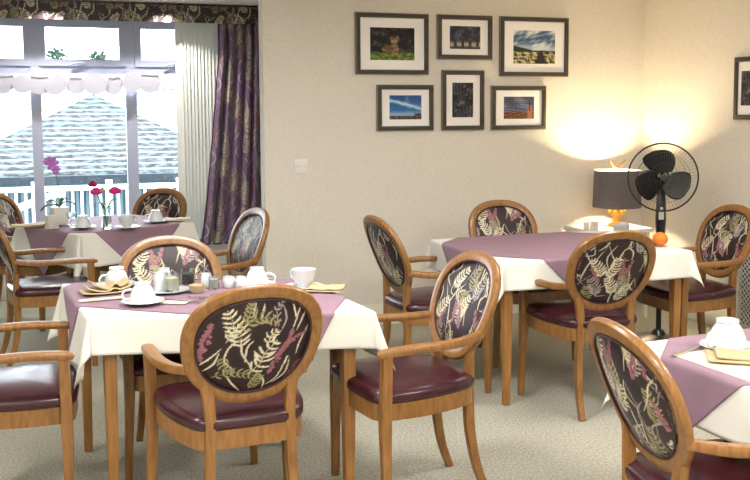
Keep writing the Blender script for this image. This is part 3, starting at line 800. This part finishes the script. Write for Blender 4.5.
# wall switch
p = on_y(300.5, 166, WY); t = thing('wall_switch', 'white square light switch on the bare wall', 'switch', (p.x, WY, p.z))
obj('switch_plate', boxm((-.045, -.010, -.045), (.045, 0, .045), bevel=.003), M['plastic'], t)
obj('rocker', boxm((-.012, -.016, -.02), (.012, -.008, .02), bevel=.002), M['plastic'], t)
bm = BM()
for s in (-1, 1): lathe(bm, [(0, .001), (.004, .001), (.004, 0)], 10, s*.032, 0, 0)
bmesh.ops.rotate(bm, verts=bm.verts, matrix=Matrix.Rotation(PI/2, 3, 'X')); bmesh.ops.translate(bm, verts=bm.verts, vec=(0, -.0105, 0)); obj('screw', bm, M['steel'], t)

# ------------------------------------------------------------------ corner: side table, lamp, fan
LP = (3.93, 5.93)
pL = on_y(617, 190, LP[1]); LP = (pL.x, LP[1]); print('lamp', pL)
LH = .655
LP = (LP[0], LP[1])
st = thing('side_table', 'low side table in the corner under the lamp', 'table', (LP[0]-.09, LP[1]-.02, 0))
obj('tabletop', boxm((-.25, -.2, LH-.03), (.25, .2, LH), bevel=.004), M['skirt'], st)
for sx in (-1, 1):
    for sy in (-1, 1): obj('leg', sweep(BM(), [Vector((sx*.22, sy*.16, 0)), Vector((sx*.22, sy*.16, LH-.03))], [.03, .04], [.03, .04], up=(0, 1, 0)), M['skirt'], st)
lamp = thing('table_lamp', 'table lamp with grey drum shade and gold base, lit, in the corner', 'lamp', (LP[0], LP[1], LH))
zs0, zs1 = on_y(617, 207, LP[1]).z-LH, on_y(617, 170, LP[1]).z-LH
rs = (on_y(637, 190, LP[1]).x-on_y(596, 190, LP[1]).x)/2*1.0
print('shade', zs0, zs1, rs)
bm = BM(); lathe(bm, [(rs, zs0), (rs*.94, zs1), (rs*.94-.004, zs1), (rs-.004, zs0), (rs, zs0)], 40); obj('lamp_shade', bm, M['shade'], lamp)
bm = BM(); lathe(bm, [(rs-.0045, zs0+.001), (rs*.94-.0045, zs1-.001), (rs*.94-.0055, zs1-.001), (rs-.0055, zs0+.001), (rs-.0045, zs0+.001)], 40); obj('shade_lining', bm, M['shadein'], lamp)
bm = BM(); lathe(bm, [(0, 0), (.06, 0), (.062, .012), (.045, .02), (.03, .03), (.03, .06), (.045, .08), (.05, .09)] + [(r_, z_+.08) for r_, z_ in [ (.05, .03), (.058, .06), (.05, .09), (.03, .11), (.02, .13), (.012, .14)]] + [(.010, zs0+.09), (0, zs0+.09)], 24)
for a in range(8):
    for lv in range(3): bmesh.ops.create_icosphere(bm, subdivisions=2, radius=.016, matrix=Matrix.Translation((.052*math.cos(a*PI/4+lv*.4), .052*math.sin(a*PI/4+lv*.4), .105+lv*.032)))
obj('lamp_base', bm, M['gold'], lamp)
bm = BM(); bmesh.ops.create_uvsphere(bm, u_segments=16, v_segments=12, radius=.03, matrix=Matrix.Translation((0, 0, zs0+.165))); obj('bulb', bm, M['bulb'], lamp)
bm = BM(); tube(bm, [(-rs*.93, 0, zs1-.01), (rs*.93, 0, zs1-.01)], .003); tube(bm, [(0, 0, zs0+.08), (0, 0, zs1+.02)], .004); obj('shade_fitter', bm, M['gold'], lamp)
bm = BM(); tube(bm, catmull([(-.055, 0, zs1+.09), (-.045, 0, zs1+.05), (0, 0, zs1+.015), (.045, 0, zs1+.05), (.07, 0, zs1+.075)], 6), [.003, .008, .011, .008, .003]); obj('horn_finial', bm, M['gold'], lamp)

fb = at(661, 341, 0); FANX, FANY = fb.x-.022, fb.y; print('fan', fb)
def fpt(px, py): return on_y(px, py, FANY)
fan = thing('pedestal_fan', 'black three bladed pedestal fan standing in the corner', 'fan', (FANX, FANY, 0), -YAW-math.radians(10))
hz = fpt(663, 178).z+.010
bm = BM(); lathe(bm, [(0, 0), (.2, 0), (.2, .012), (.16, .03), (.05, .05), (.03, .08), (0, .08)], 40); obj('base', bm, M['black'], fan)
bm = BM(); tube(bm, [(0, 0, .05), (0, 0, .55)], .017, 14); tube(bm, [(0, 0, .5), (0, 0, .75)], .013, 14); obj('pole', bm, M['black'], fan)
bm = BM(); sweep(bm, catmull([(0, 0, .70), (0, -.005, .80), (0, .0, .93), (0, .03, hz-.02)], 5), [.055, .068, .058, .05], [.05, .055, .05, .05], up=(0, 1, 0), ex=2.6); ph_ = obj('control_column', bm, M['black'], fan)
bm = BM(); lathe(bm, [(0, 0), (.012, 0), (.012, .006), (0, .006)], 14)
bmesh.ops.rotate(bm, verts=bm.verts, matrix=Matrix.Rotation(PI/2, 3, 'X')); bmesh.ops.translate(bm, verts=bm.verts, vec=(0, -.036, .87)); obj('control_knob', bm, M['steel'], ph_)
bm = BM(); box(bm, (-.016, -.036, .80), (.016, -.028, .85), .003); obj('control_label', bm, M['rad'], ph_)
bm = BM(); lathe(bm, [(0, -.02), (.05, -.02), (.058, .03), (.05, .10), (.03, .13), (0, .135)], 24); bmesh.ops.rotate(bm, verts=bm.verts, matrix=Matrix.Rotation(-PI/2, 3, 'X')); bmesh.ops.translate(bm, verts=bm.verts, vec=(0, .01, hz)); obj('motor', bm, M['black'], fan)
GR = .215
bm = BM()
def circ(r, y, n=64): return [(r*math.cos(2*PI*k/n), y, hz+r*math.sin(2*PI*k/n)) for k in range(n)]
tube(bm, circ(GR, -.075), .0055, 8, up=(0, 1, 0), closed=True)
for r_, y_ in ((.16, -.122), (.09, -.132)): tube(bm, circ(r_, y_), .0012, 5, up=(0, 1, 0), closed=True)
def spoke(a, ys): return [(r*math.cos(a), y, hz+r*math.sin(a)) for r, y in ys]
for k in range(60): tube(bm, spoke(2*PI*k/60, ((.035, -.135), (.13, -.130), (.19, -.11), (.21, -.09), (GR, -.075))), .0006, 4, up=(0, 1, 0))
lathe_bm = BM()
gf = obj('front_guard', bm, M['wire'], fan); lathe_bm.free()
bm = BM()
for k in range(60): tube(bm, spoke(2*PI*(k+.5)/60, ((.05, .02), (.14, .0), (.19, -.03), (.21, -.055), (GR, -.073))), .0006, 4, up=(0, 1, 0))
tube(bm, circ(.15, -.002), .0012, 5, up=(0, 1, 0), closed=True); obj('rear_guard', bm, M['wire'], fan)
bm = BM(); lathe(bm, [(0, 0), (.022, 0), (.022, .006), (0, .009)], 24); bmesh.ops.rotate(bm, verts=bm.verts, matrix=Matrix.Rotation(PI/2, 3, 'X')); bmesh.ops.translate(bm, verts=bm.verts, vec=(0, -.132, hz)); obj('guard_badge', bm, M['black'], fan)
bm = BM(); lathe(bm, [(0, -.03), (.028, -.03), (.032, .0), (.022, .03), (0, .035)], 24); bmesh.ops.rotate(bm, verts=bm.verts, matrix=Matrix.Rotation(PI/2, 3, 'X')); bmesh.ops.translate(bm, verts=bm.verts, vec=(0, -.075, hz)); obj('hub', bm, M['blade'], fan)
for kk, a0 in enumerate((95, 200, 325)):
    nn_, mm_ = 14, 12; P = np.zeros((nn_, mm_, 3)); a0 = math.radians(a0)
    for i in range(nn_):
        r = .03+(.178-.03)*i/(nn_-1); q = i/(nn_-1)
        half = (.022+.062*math.sin(PI*min(.15+q*.62, .98))**1.1)*(1 if q < .75 else math.sqrt(max(0.0, 1-((q-.75)/.2501)**2))*.9+.1)
        for j in range(mm_):
            s = (j/(mm_-1)*2-1)*half*1.12; aa = a0+.25*q
            x = r*math.cos(aa)-s*math.sin(aa); z = r*math.sin(aa)+s*math.cos(aa)
            P[i, j] = (x, -.075+s*.32, hz+z)
    b_o = grid_mesh('fan_blade', P, M['blade'], fan); m_ = b_o.modifiers.new('t', 'SOLIDIFY'); m_.thickness = .003
# radiator cover with lattice
rc = on_x(736, 250, RX-.14); t = thing('radiator_cover', 'pale grey radiator cover with lattice grille on the right wall', 'radiator cover', (RX-.022, rc.y, 0))
hh = on_x(740, 236, RX-.14).z; Lr = 1.5
obj('cover_top', boxm((-.17, -Lr, hh-.03), (0, .02, hh), bevel=.004), M['rad'], t)
bm = BM(); box(bm, (-.15, -.07, 0), (-.13, 0, hh-.03)); box(bm, (-.15, -Lr+.02, 0), (-.13, -Lr+.09, hh-.03)); box(bm, (-.15, -Lr+.09, 0), (-.13, -.07, .12)); box(bm, (-.15, -Lr+.09, hh-.11), (-.13, -.07, hh-.03)); box(bm, (-.13, -.02, 0), (0, 0, hh-.03)); box(bm, (-.13, -Lr+.02, 0), (0, -Lr+.04, hh-.03))
obj('cover_frame', bm, M['rad'], t, smooth=False)
bm = BM(); y0, y1, z0, z1 = -Lr+.09, -.07, .12, hh-.11; step = .035
k = y0-(z1-z0)
while k < y1:
    a = (max(k, y0), z0+max(0, y0-k)); b = (min(k+(z1-z0), y1), z0+min(z1-z0, y1-k))
    if b[0] > a[0]:
        tube(bm, [(-.142, a[0], a[1]), (-.142, b[0], b[1])], .004, 4, up=(1, 0, 0)); tube(bm, [(-.138, a[0], z0+z1-a[1]), (-.138, b[0], z0+z1-b[1])], .004, 4, up=(1, 0, 0))
    k += step
obj('lattice_grille', bm, M['rad'], t, smooth=False)
obj('backing', boxm((-.125, y0, z0), (-.12, y1, z1)), M['darkmesh'], t, smooth=False)

# ------------------------------------------------------------------ tableware
def cup_proto(up):
    t = thing('teacup', '', 'cup')
    prof = [(0, .0), (.026, .0), (.027, .006), (.024, .008), (.034, .022), (.042, .042), (.0455, .068), (.0435, .068), (.040, .044), (.031, .025), (.020, .013), (0, .012)]
    if not up: prof = [(r, .068-z) for r, z in prof]
    bm = BM(); lathe(bm, prof, 32); obj('cup_body', bm, M['china'], t)
    L = [(.040, 0, .055), (.058, 0, .058), (.068, 0, .044), (.060, 0, .028), (.036, 0, .024)]
    if not up: L = [(x, y, .068-z) for x, y, z in L]
    bm = BM(); sweep(bm, catmull(L, 5), .008, .007, up=(0, 1, 0), n=8, ex=2.2); obj('cup_handle', bm, M['china'], t)
    return t
def saucer_proto():
    bm = BM(); lathe(bm, [(0, .002), (.028, 0), (.034, .004), (.060, .010), (.077, .016), (.076, .018), (.058, .013), (.034, .008), (0, .007)], 36)
    return obj('saucer', bm, M['china'])
CU, CD, SA = cup_proto(True), cup_proto(False), saucer_proto()
first = {'u': True, 'd': True, 's': True}
def cup(px, py, up, label, deg=200, z=TOP, saucer=True, slab=None, scale=1.15):
    """px,py: seen foot of the saucer's middle"""
    p = at(px, py, z+.006)
    if saucer:
        s = SA if first['s'] else SA.copy()
        if not first['s']: COL.objects.link(s)
        first['s'] = False; s.location = (p.x, p.y, z+.001); s.scale = (1.08, 1.08, 1); tag(s, slab, 'saucer', 'white saucers')
    k = 'u' if up else 'd'; src = CU if up else CD
    c = src if first[k] else copy_tree(src); first[k] = False
    c.location = (p.x, p.y, z+(.0095 if saucer else .001)); c.rotation_euler = (0, 0, math.radians(deg)); c.scale = (scale,)*3
    tag(c, label, 'cup', 'white teacups')
G = 'crockery'
cup(143, 303, False, 'white cup upside down on its saucer at the front of the foreground table', 165, slab='white saucer at the front of the foreground table, left of the jars')
cup(117, 286, False, 'white cup upside down at the back left corner of the foreground table', 200, slab='white saucer behind the beige napkins on the foreground table')
cup(257, 286, False, 'white cup upside down with handle to the right, behind the foreground chair', -20, slab='white saucer under the cup behind the foreground chair')
cup(304, 288, True, 'white upright cup at the right end of the foreground table', 120, slab='white saucer under the upright cup at the right end of the foreground table')
cup(83, 228, False, 'white upturned cup between the orchid and the flower vase', 160, slab='white saucer between the orchid and the flower vase')
cup(127, 228, True, 'white cup just right of the pink flower vase on the window table', 30, slab='white saucer just right of the pink flower vase')
cup(156, 222, False, 'white upturned cup at the right side of the window table', 180, slab='white saucer at the right side of the window table')
cup(727, 348, False, 'white upturned cup on the bottom right table', 190, slab='white saucer on the bottom right table', scale=1.3)
def lpt(px, py, z=TOP): return at(px, py, z)
def lathe_thing(name, px, py, prof, m, label, cat, z=TOP, n=24, group=None):
    p = lpt(px, py, z); bm = BM(); lathe(bm, prof, n); o = obj(name, bm, m); o.location = (p.x, p.y, z+.001); return tag(o, label, cat, group)
# napkins: folded cloth with a curl
def napkin(px, py, w, d, deg, label, layers=2, curl=.02, m='napkin', z=TOP, name='napkin'):
    p = lpt(px, py, z); t = thing(name, label, 'napkin', (p.x, p.y, z+.001), math.radians(deg), 'folded napkins')
    for k in range(layers):
        n1, n2 = 26, 12; sx, sy = w*(1-.12*k), d*(1-.1*k)
        u, v = np.meshgrid(np.linspace(-sx/2, sx/2, n1), np.linspace(-sy/2, sy/2, n2))
        zz = .004+k*.007+curl*((u/sx*2)**2)*(.4+.6*k)*.6+curl*.35*np.exp(-((u-sx*.1)/(.1*sx))**2)*k+.002*np.sin(v*60+k)
        o = grid_mesh('fold', np.stack([u+.01*k, v+.008*k, zz], -1), M[m], t); md = o.modifiers.new('t', 'SOLIDIFY'); md.thickness = .005; md.offset = 1
    return t
napkin(105, 293, .20, .13, 10, 'beige folded napkin curling up on the foreground table, left of the front cup', 3, .03)
napkin(101, 301, .17, .02, 6, 'thin beige napkin edge lying flat in front of the curled napkin', 1, .0, 'paper')
napkin(325, 291, .17, .12, -28, 'beige napkin beside the upright cup at the right end of the foreground table', 2, .012)
napkin(28, 227, .26, .14, 8, 'beige napkin at the left end of the window table', 2, .006)
napkin(176, 221, .2, .12, -10, 'pale napkin beside the cup at the right side of the window table', 2, .014, 'paper')
napkin(752, 360, .26, .17, -35, 'beige napkin in front of the cup on the bottom right table', 2, .006)
# plate of jars
pj = lpt(168, 292); bm = BM(); lathe(bm, [(0, .002), (.05, 0), (.085, .008), (.092, .011), (.085, .011), (.05, .005), (0, .005)], 36)
pl = obj('side_plate', bm, M['china']); pl.location = (pj.x, pj.y, TOP+.001); tag(pl, 'white side plate under the condiment jars on the foreground table', 'plate')
def jar(px, py, r, h, label, m='china', fill=None, z=TOP+.006, name='condiment_pot', cat='pot'):
    p = lpt(px, py, z); t = thing(name, label, cat, (p.x, p.y, z), 0, 'small pots and jars')
    bm = BM(); lathe(bm, [(0, 0), (r*.9, 0), (r, h*.08), (r, h*.82), (r*.9, h*.9), (r*.92, h), (r*.86, h), (r*.82, h*.88), (r*.88, h*.8), (r*.88, h*.1), (0, h*.08)], 24); obj('pot_body', bm, M[m], t)
    if fill:
        bm = BM(); lathe(bm, [(0, h*.10), (r*.84, h*.10), (r*.84, h*.7), (0, h*.72)], 20); obj('contents', bm, M[fill], t)
    return t
jar(161, 290, .030, .075, 'white ceramic sugar pot, left of the glass jar on the foreground table')
jar(172, 291, .031, .078, 'clear glass jar of white sachets beside the sugar pot', 'glass', 'paper', name='glass_jar', cat='jar')
jar(164, 286, .028, .078, 'white pot standing behind the glass jar and sugar pot', z=TOP+.004)
jar(188, 285, .032, .072, 'glass tumbler with dark contents near the far edge of the foreground table', 'glass', 'black', z=TOP, name='glass_tumbler', cat='glass')
jar(206, 287, .022, .06, 'small white salt cellar, left of its twin on the foreground table', z=TOP)
jar(214, 289, .022, .06, 'small glass pepper pot right of the salt cellar', 'glass', 'rad', z=TOP, name='pepper_pot')
jar(241, 288, .024, .05, 'small white milk jug left of the cup behind the foreground chair', z=TOP, name='milk_jug', cat='jug')
jar(229, 287, .028, .045, 'little white dish near the far edge of the foreground table', z=TOP, name='sauce_dish', cat='dish')
lathe_thing('sweetener_bowl', 197, 293, [(0, 0), (.018, 0), (.03, .018), (.034, .034), (.031, .034), (.026, .018), (0, .008)], M['napkin'], 'small beige bowl in front of the tumbler on the foreground table', 'bowl')
def cutlery(kind, px, py, deg, label, z=TOP):
    p = lpt(px, py, z); bm = BM()
    if kind == 'knife':
        sweep(bm, [Vector((-.1, 0, .004)), Vector((0, 0, .005)), Vector((.0, 0, .005)), Vector((.11, 0, .004))][:2]+[Vector((.11, 0, .004))], [.012, .010, .016], [.006, .006, .0025], n=8)
    else:
        sweep(bm, [Vector((-.08, 0, .004)), Vector((0, 0, .006)), Vector((.045, 0, .005))], [.01, .006, .008], [.003, .003, .003], n=8)
        bmesh.ops.create_uvsphere(bm, u_segments=14, v_segments=8, radius=1, matrix=Matrix.Translation((.065, 0, .006)) @ Matrix.Diagonal((.026, .016, .004, 1)))
    o = obj(kind, bm, M['steel']); o.location = (p.x, p.y, z+.003); o.rotation_euler = (0, 0, math.radians(deg)); tag(o, label, kind if kind == 'knife' else 'spoon', 'cutlery')
cutlery('knife', 186, 303, -40, 'steel knife on the foreground table in front of the beige bowl')
cutlery('teaspoon', 226, 294, 30, 'teaspoon on the foreground table right of the salt and pepper')
cutlery('knife', 222, 300, -35, 'steel knife beside the top of the foreground chair back')
cutlery('teaspoon', 200, 300, -60, 'teaspoon lying in front of the beige bowl')
cutlery('knife', 690, 352, 20, 'steel knife on the bottom right table left of the cup')
for nm, u_, v_, sx, sy, lab in (('paper_placemat', -T4.A+.085, (v1+v2)/2-.03, .065, .19, 'cream paper mat lying along the left edge of the bottom right table'),):
    o = obj(nm, boxm((-sx, -sy, 0), (sx, sy, .002)), M['paper'], smooth=False); q = T4.w(u_, v_); o.location = (q.x, q.y, TOP-.0003); o.rotation_euler = (0, 0, math.atan2(T4.e1.y, T4.e1.x)); tag(o, lab, 'placemat')
p = lpt(176, 303); o = obj('folded_card', boxm((-.05, -.035, 0), (.05, .035, .003)), M['paper'], smooth=False); o.location = (p.x, p.y, TOP+.003); o.rotation_euler = (0, 0, -.5); tag(o, 'cream paper slip lying flat between the front cup and the knives', 'paper')
# window table: orchid, flowers, glassware
p = lpt(60, 225); oc = thing('potted_orchid', 'lilac orchid in a white pot on the window table', 'plant', (p.x, p.y, TOP+.002), .3)
def sqpot(bm, w0, w1, h):
    a = [bm.verts.new((sx*w0, sy*w0, 0)) for sx, sy in ((-1, -1), (1, -1), (1, 1), (-1, 1))]; b = [bm.verts.new((sx*w1, sy*w1, h)) for sx, sy in ((-1, -1), (1, -1), (1, 1), (-1, 1))]
    bm.faces.new(a[::-1]); bm.faces.new(b)
    for k in range(4): bm.faces.new((a[k], a[(k+1) % 4], b[(k+1) % 4], b[k]))
    bmesh.ops.bevel(bm, geom=list(bm.edges), offset=.004, segments=2, affect='EDGES')
bm = BM(); sqpot(bm, .04, .052, .12); obj('pot', bm, M['plastic'], oc)
zt2 = .12
bm = BM(); 
hgt = on_y(55, 163, p.y).z-TOP
stp = catmull([(0, 0, zt2), (.0, 0, .25), (-.02, 0, .36), (-.045, 0, hgt)], 5); tube(bm, stp, .003, 6); obj('stem', bm, M['stem'], oc)
def petal_blob(bm, c, r, n=6):
    for k in range(n):
        a = 2*PI*k/n; d = Vector((math.cos(a), -.3, math.sin(a)))*r*.55
        bmesh.ops.create_uvsphere(bm, u_segments=10, v_segments=6, radius=1, matrix=Matrix.Translation(Vector(c)+d) @ Matrix.Rotation(-a, 4, 'Y') @ Matrix.Diagonal((r*.6, r*.18, r*.38, 1)))
for c, r in (((-.045, -.005, hgt), .042), ((-.02, -.01, hgt-.045), .03), ((-.075, -.005, hgt+.01), .026)):
    bm = BM(); petal_blob(bm, c, r); obj('flower', bm, M['lilac'], oc)
def leaf_sheet(parent, base, tip, w, m, droop=.02):
    base, tip = Vector(base), Vector(tip); d = tip-base; side = d.cross(Vector((0, 0, 1))).normalized(); n1, n2 = 12, 5; P = np.zeros((n1, n2, 3))
    for i in range(n1):
        q = i/(n1-1); c = base+d*q+Vector((0, 0, math.sin(PI*q)*droop)); ww = w*math.sin(PI*min(.06+q*.9, .97))**.7
        for j in range(n2): s = j/(n2-1)*2-1; P[i, j] = c+side*s*ww+Vector((0, 0, abs(s)*.008))
    o = grid_mesh('leaf', P, M[m], parent); md = o.modifiers.new('t', 'SOLIDIFY'); md.thickness = .002
for tip in ((-.13, -.02, .10), (.06, .02, .165), (-.08, .03, .15), (.09, -.05, .13)): leaf_sheet(oc, (0, 0, zt2), tip, .024, 'leaf', .03)
p = lpt(107, 229); vs = thing('flower_vase', 'glass vase of pink flowers on the window table', 'vase', (p.x, p.y, TOP+.002))
bm = BM(); lathe(bm, [(0, 0), (.03, 0), (.034, .01), (.03, .06), (.024, .11), (.034, .15), (.031, .15), (.021, .11), (.027, .06), (.030, .012), (0, .008)], 24); obj('vase_body', bm, M['glass'], vs)
bm = BM(); lathe(bm, [(0, .009), (.0285, .012), (.026, .06), (.023, .085), (0, .085)], 20); obj('water', bm, M['glass'], vs)
for i, (px, py, m, r) in enumerate(((92.5, 184, 'magenta', .032), (96, 191, 'pink', .042), (102, 190, 'napkin', .022), (114.5, 190, 'pink', .044))):
    q = on_y(px, py, p.y); lx, lz = q.x-p.x, q.z-TOP; bm = BM(); tube(bm, catmull([(.0, 0, .015), (lx*.25, 0, .12), (lx, -.01*i, lz)], 5), .0025, 6); s_o = obj('flower_stem', bm, M['stem'], vs)
    bm = BM()
    for lv in range(3):
        for k in range(8):
            a = 2*PI*k/8+lv*.4; rr = r*(.75-.22*lv); c = Vector((lx+rr*math.cos(a)*.75, -.01*i+rr*math.sin(a)*.75, lz-.006+lv*.010))
            bmesh.ops.create_uvsphere(bm, u_segments=8, v_segments=6, radius=1, matrix=Matrix.Translation(c) @ Matrix.Rotation(a, 4, 'Z') @ Matrix.Diagonal((rr*.45, rr*.4, rr*.55, 1)))
    obj('flower_head', bm, M[m], s_o)
leaf_sheet(vs, (0, 0, .12), (.06, -.02, .19), .015, 'stem'); leaf_sheet(vs, (0, 0, .1), (-.05, -.02, .17), .013, 'stem')
p = lpt(52, 229); t = thing('napkin_holder', 'small pale holder standing in front of the orchid pot', 'holder', (p.x, p.y, TOP+.002), .4)
obj('holder_front', boxm((-.035, -.028, 0), (.035, -.022, .09), bevel=.002), M['rad'], t); obj('holder_back', boxm((-.035, .02, 0), (.035, .026, .09), bevel=.002), M['rad'], t); obj('holder_base', boxm((-.035, -.022, 0), (.035, .02, .005)), M['rad'], t); obj('paper_insert', boxm((-.033, -.015, .006), (.033, .015, .085)), M['paper'], t)
p = lpt(71, 225); t = thing('stemmed_glass', 'small stemmed glass right of the orchid pot', 'glass', (p.x, p.y, TOP+.001)); bm = BM(); lathe(bm, [(0, 0), (.028, .001), (.004, .006), (.004, .04), (.025, .055), (.032, .085), (.030, .085), (.022, .057), (0, .045)], 20); obj('glass_body', bm, M['glass'], t)
# far table and side table bits
p = lpt(660, 246); t = thing('orange', 'whole orange fruit on the right end of the table in front of the fan', 'fruit', (p.x, p.y, TOP+.001))
bm = BM(); bmesh.ops.create_uvsphere(bm, u_segments=28, v_segments=18, radius=.04, matrix=Matrix.Translation((0, 0, .038)) @ Matrix.Diagonal((1.05, 1.05, .95, 1))); obj('peel', bm, M['orange'], t)
bm = BM(); lathe(bm, [(0, .075), (.005, .0765), (0, .079)], 8); obj('stalk', bm, M['leaf'], t)
lathe_thing('white_dish', 621, 232, [(0, 0), (.05, 0), (.055, .01), (.055, .055), (.05, .058), (.046, .052), (.046, .012), (0, .01)], M['china'], 'round white dish in front of the gold lamp base', 'dish', z=LH)
for k, (px, w, lab) in enumerate(((594, .07, 'small framed card just left of the lamp base'), (586, .05, 'small framed card farthest left of the lamp'))):
    p = at(px, 233+k, LH); t = thing('card_holder', lab, 'card', (p.x, min(p.y, LP[1]+.1), LH), .1)
    o1 = obj('card_frame', boxm((-w/2, -.005, 0), (w/2, .005, .085), bevel=.002), M['plastic'], t); obj('card_face', boxm((-w/2+.006, -.0065, .01), (w/2-.006, -.005, .078)), M['paper'], t, smooth=False)
    o1.rotation_euler = (0, 0, 0)

# ------------------------------------------------------------------ light
world = bpy.data.worlds.new('world'); sc.world = world; world.use_nodes = True
bg = world.node_tree.nodes['Background']; bg.inputs[0].default_value = (.86, .94, 1, 1); bg.inputs[1].default_value = 10
def area(name, loc, rot, sx, sy, e, col, portal=False, shape='RECTANGLE'):
    l = bpy.data.lights.new(name, 'AREA'); l.shape = shape; l.size = sx; l.size_y = sy; l.energy = e; l.color = col
    if portal: l.cycles.is_portal = True
    o = bpy.data.objects.new(name, l); COL.objects.link(o); o.location = loc; o.rotation_euler = rot; return o
area('window_portal', ((wx0+wx1)/2, BY+.2, (wz0+wz1)/2), (-PI/2, 0, 0), wx1-wx0, wz1-wz0, 1, (1, 1, 1), True)
WARM = (1, .97, .94)
for i, (x, y, e) in enumerate(((-1.8, 1.0, 66), (.6, .8, 72), (2.9, 1.0, 66), (-1.2, 3.4, 40), (.9, 3.4, 46), (2.9, 3.6, 32), (-1.2, -1.4, 60), (2.0, -1.4, 66))):
    area('ceiling_fill', (x, y, H-.03), (0, 0, 0), .5, .5, e, WARM, shape='DISK')  # added fill: unseen area discs at ceiling height, no fitting modelled
for px in (46, 162):
    q = on_y(px, 2, PY_); s = bpy.data.lights.new('downlight', 'SPOT'); s.energy = 62; s.spot_size = math.radians(115); s.spot_blend = .5; s.color = (1, .95, .88); s.shadow_soft_size = .03
    o = bpy.data.objects.new('downlight', s); COL.objects.link(o); o.location = (q.x, PY_-.13, H-.01)
pl_ = bpy.data.lights.new('lamp_bulb_light', 'POINT'); pl_.energy = 230; pl_.color = (1, .78, .48); pl_.shadow_soft_size = .035
o = bpy.data.objects.new('lamp_bulb_light', pl_); COL.objects.link(o); o.location = (LP[0], LP[1], LH+zs0+.165)
for ob in list(lamp.children):
    if ob.name.startswith('bulb'): ob.visible_shadow = True
sc.view_settings.view_transform = 'Standard'; sc.view_settings.look = 'None'; sc.view_settings.exposure = 0; sc.view_settings.gamma = 1
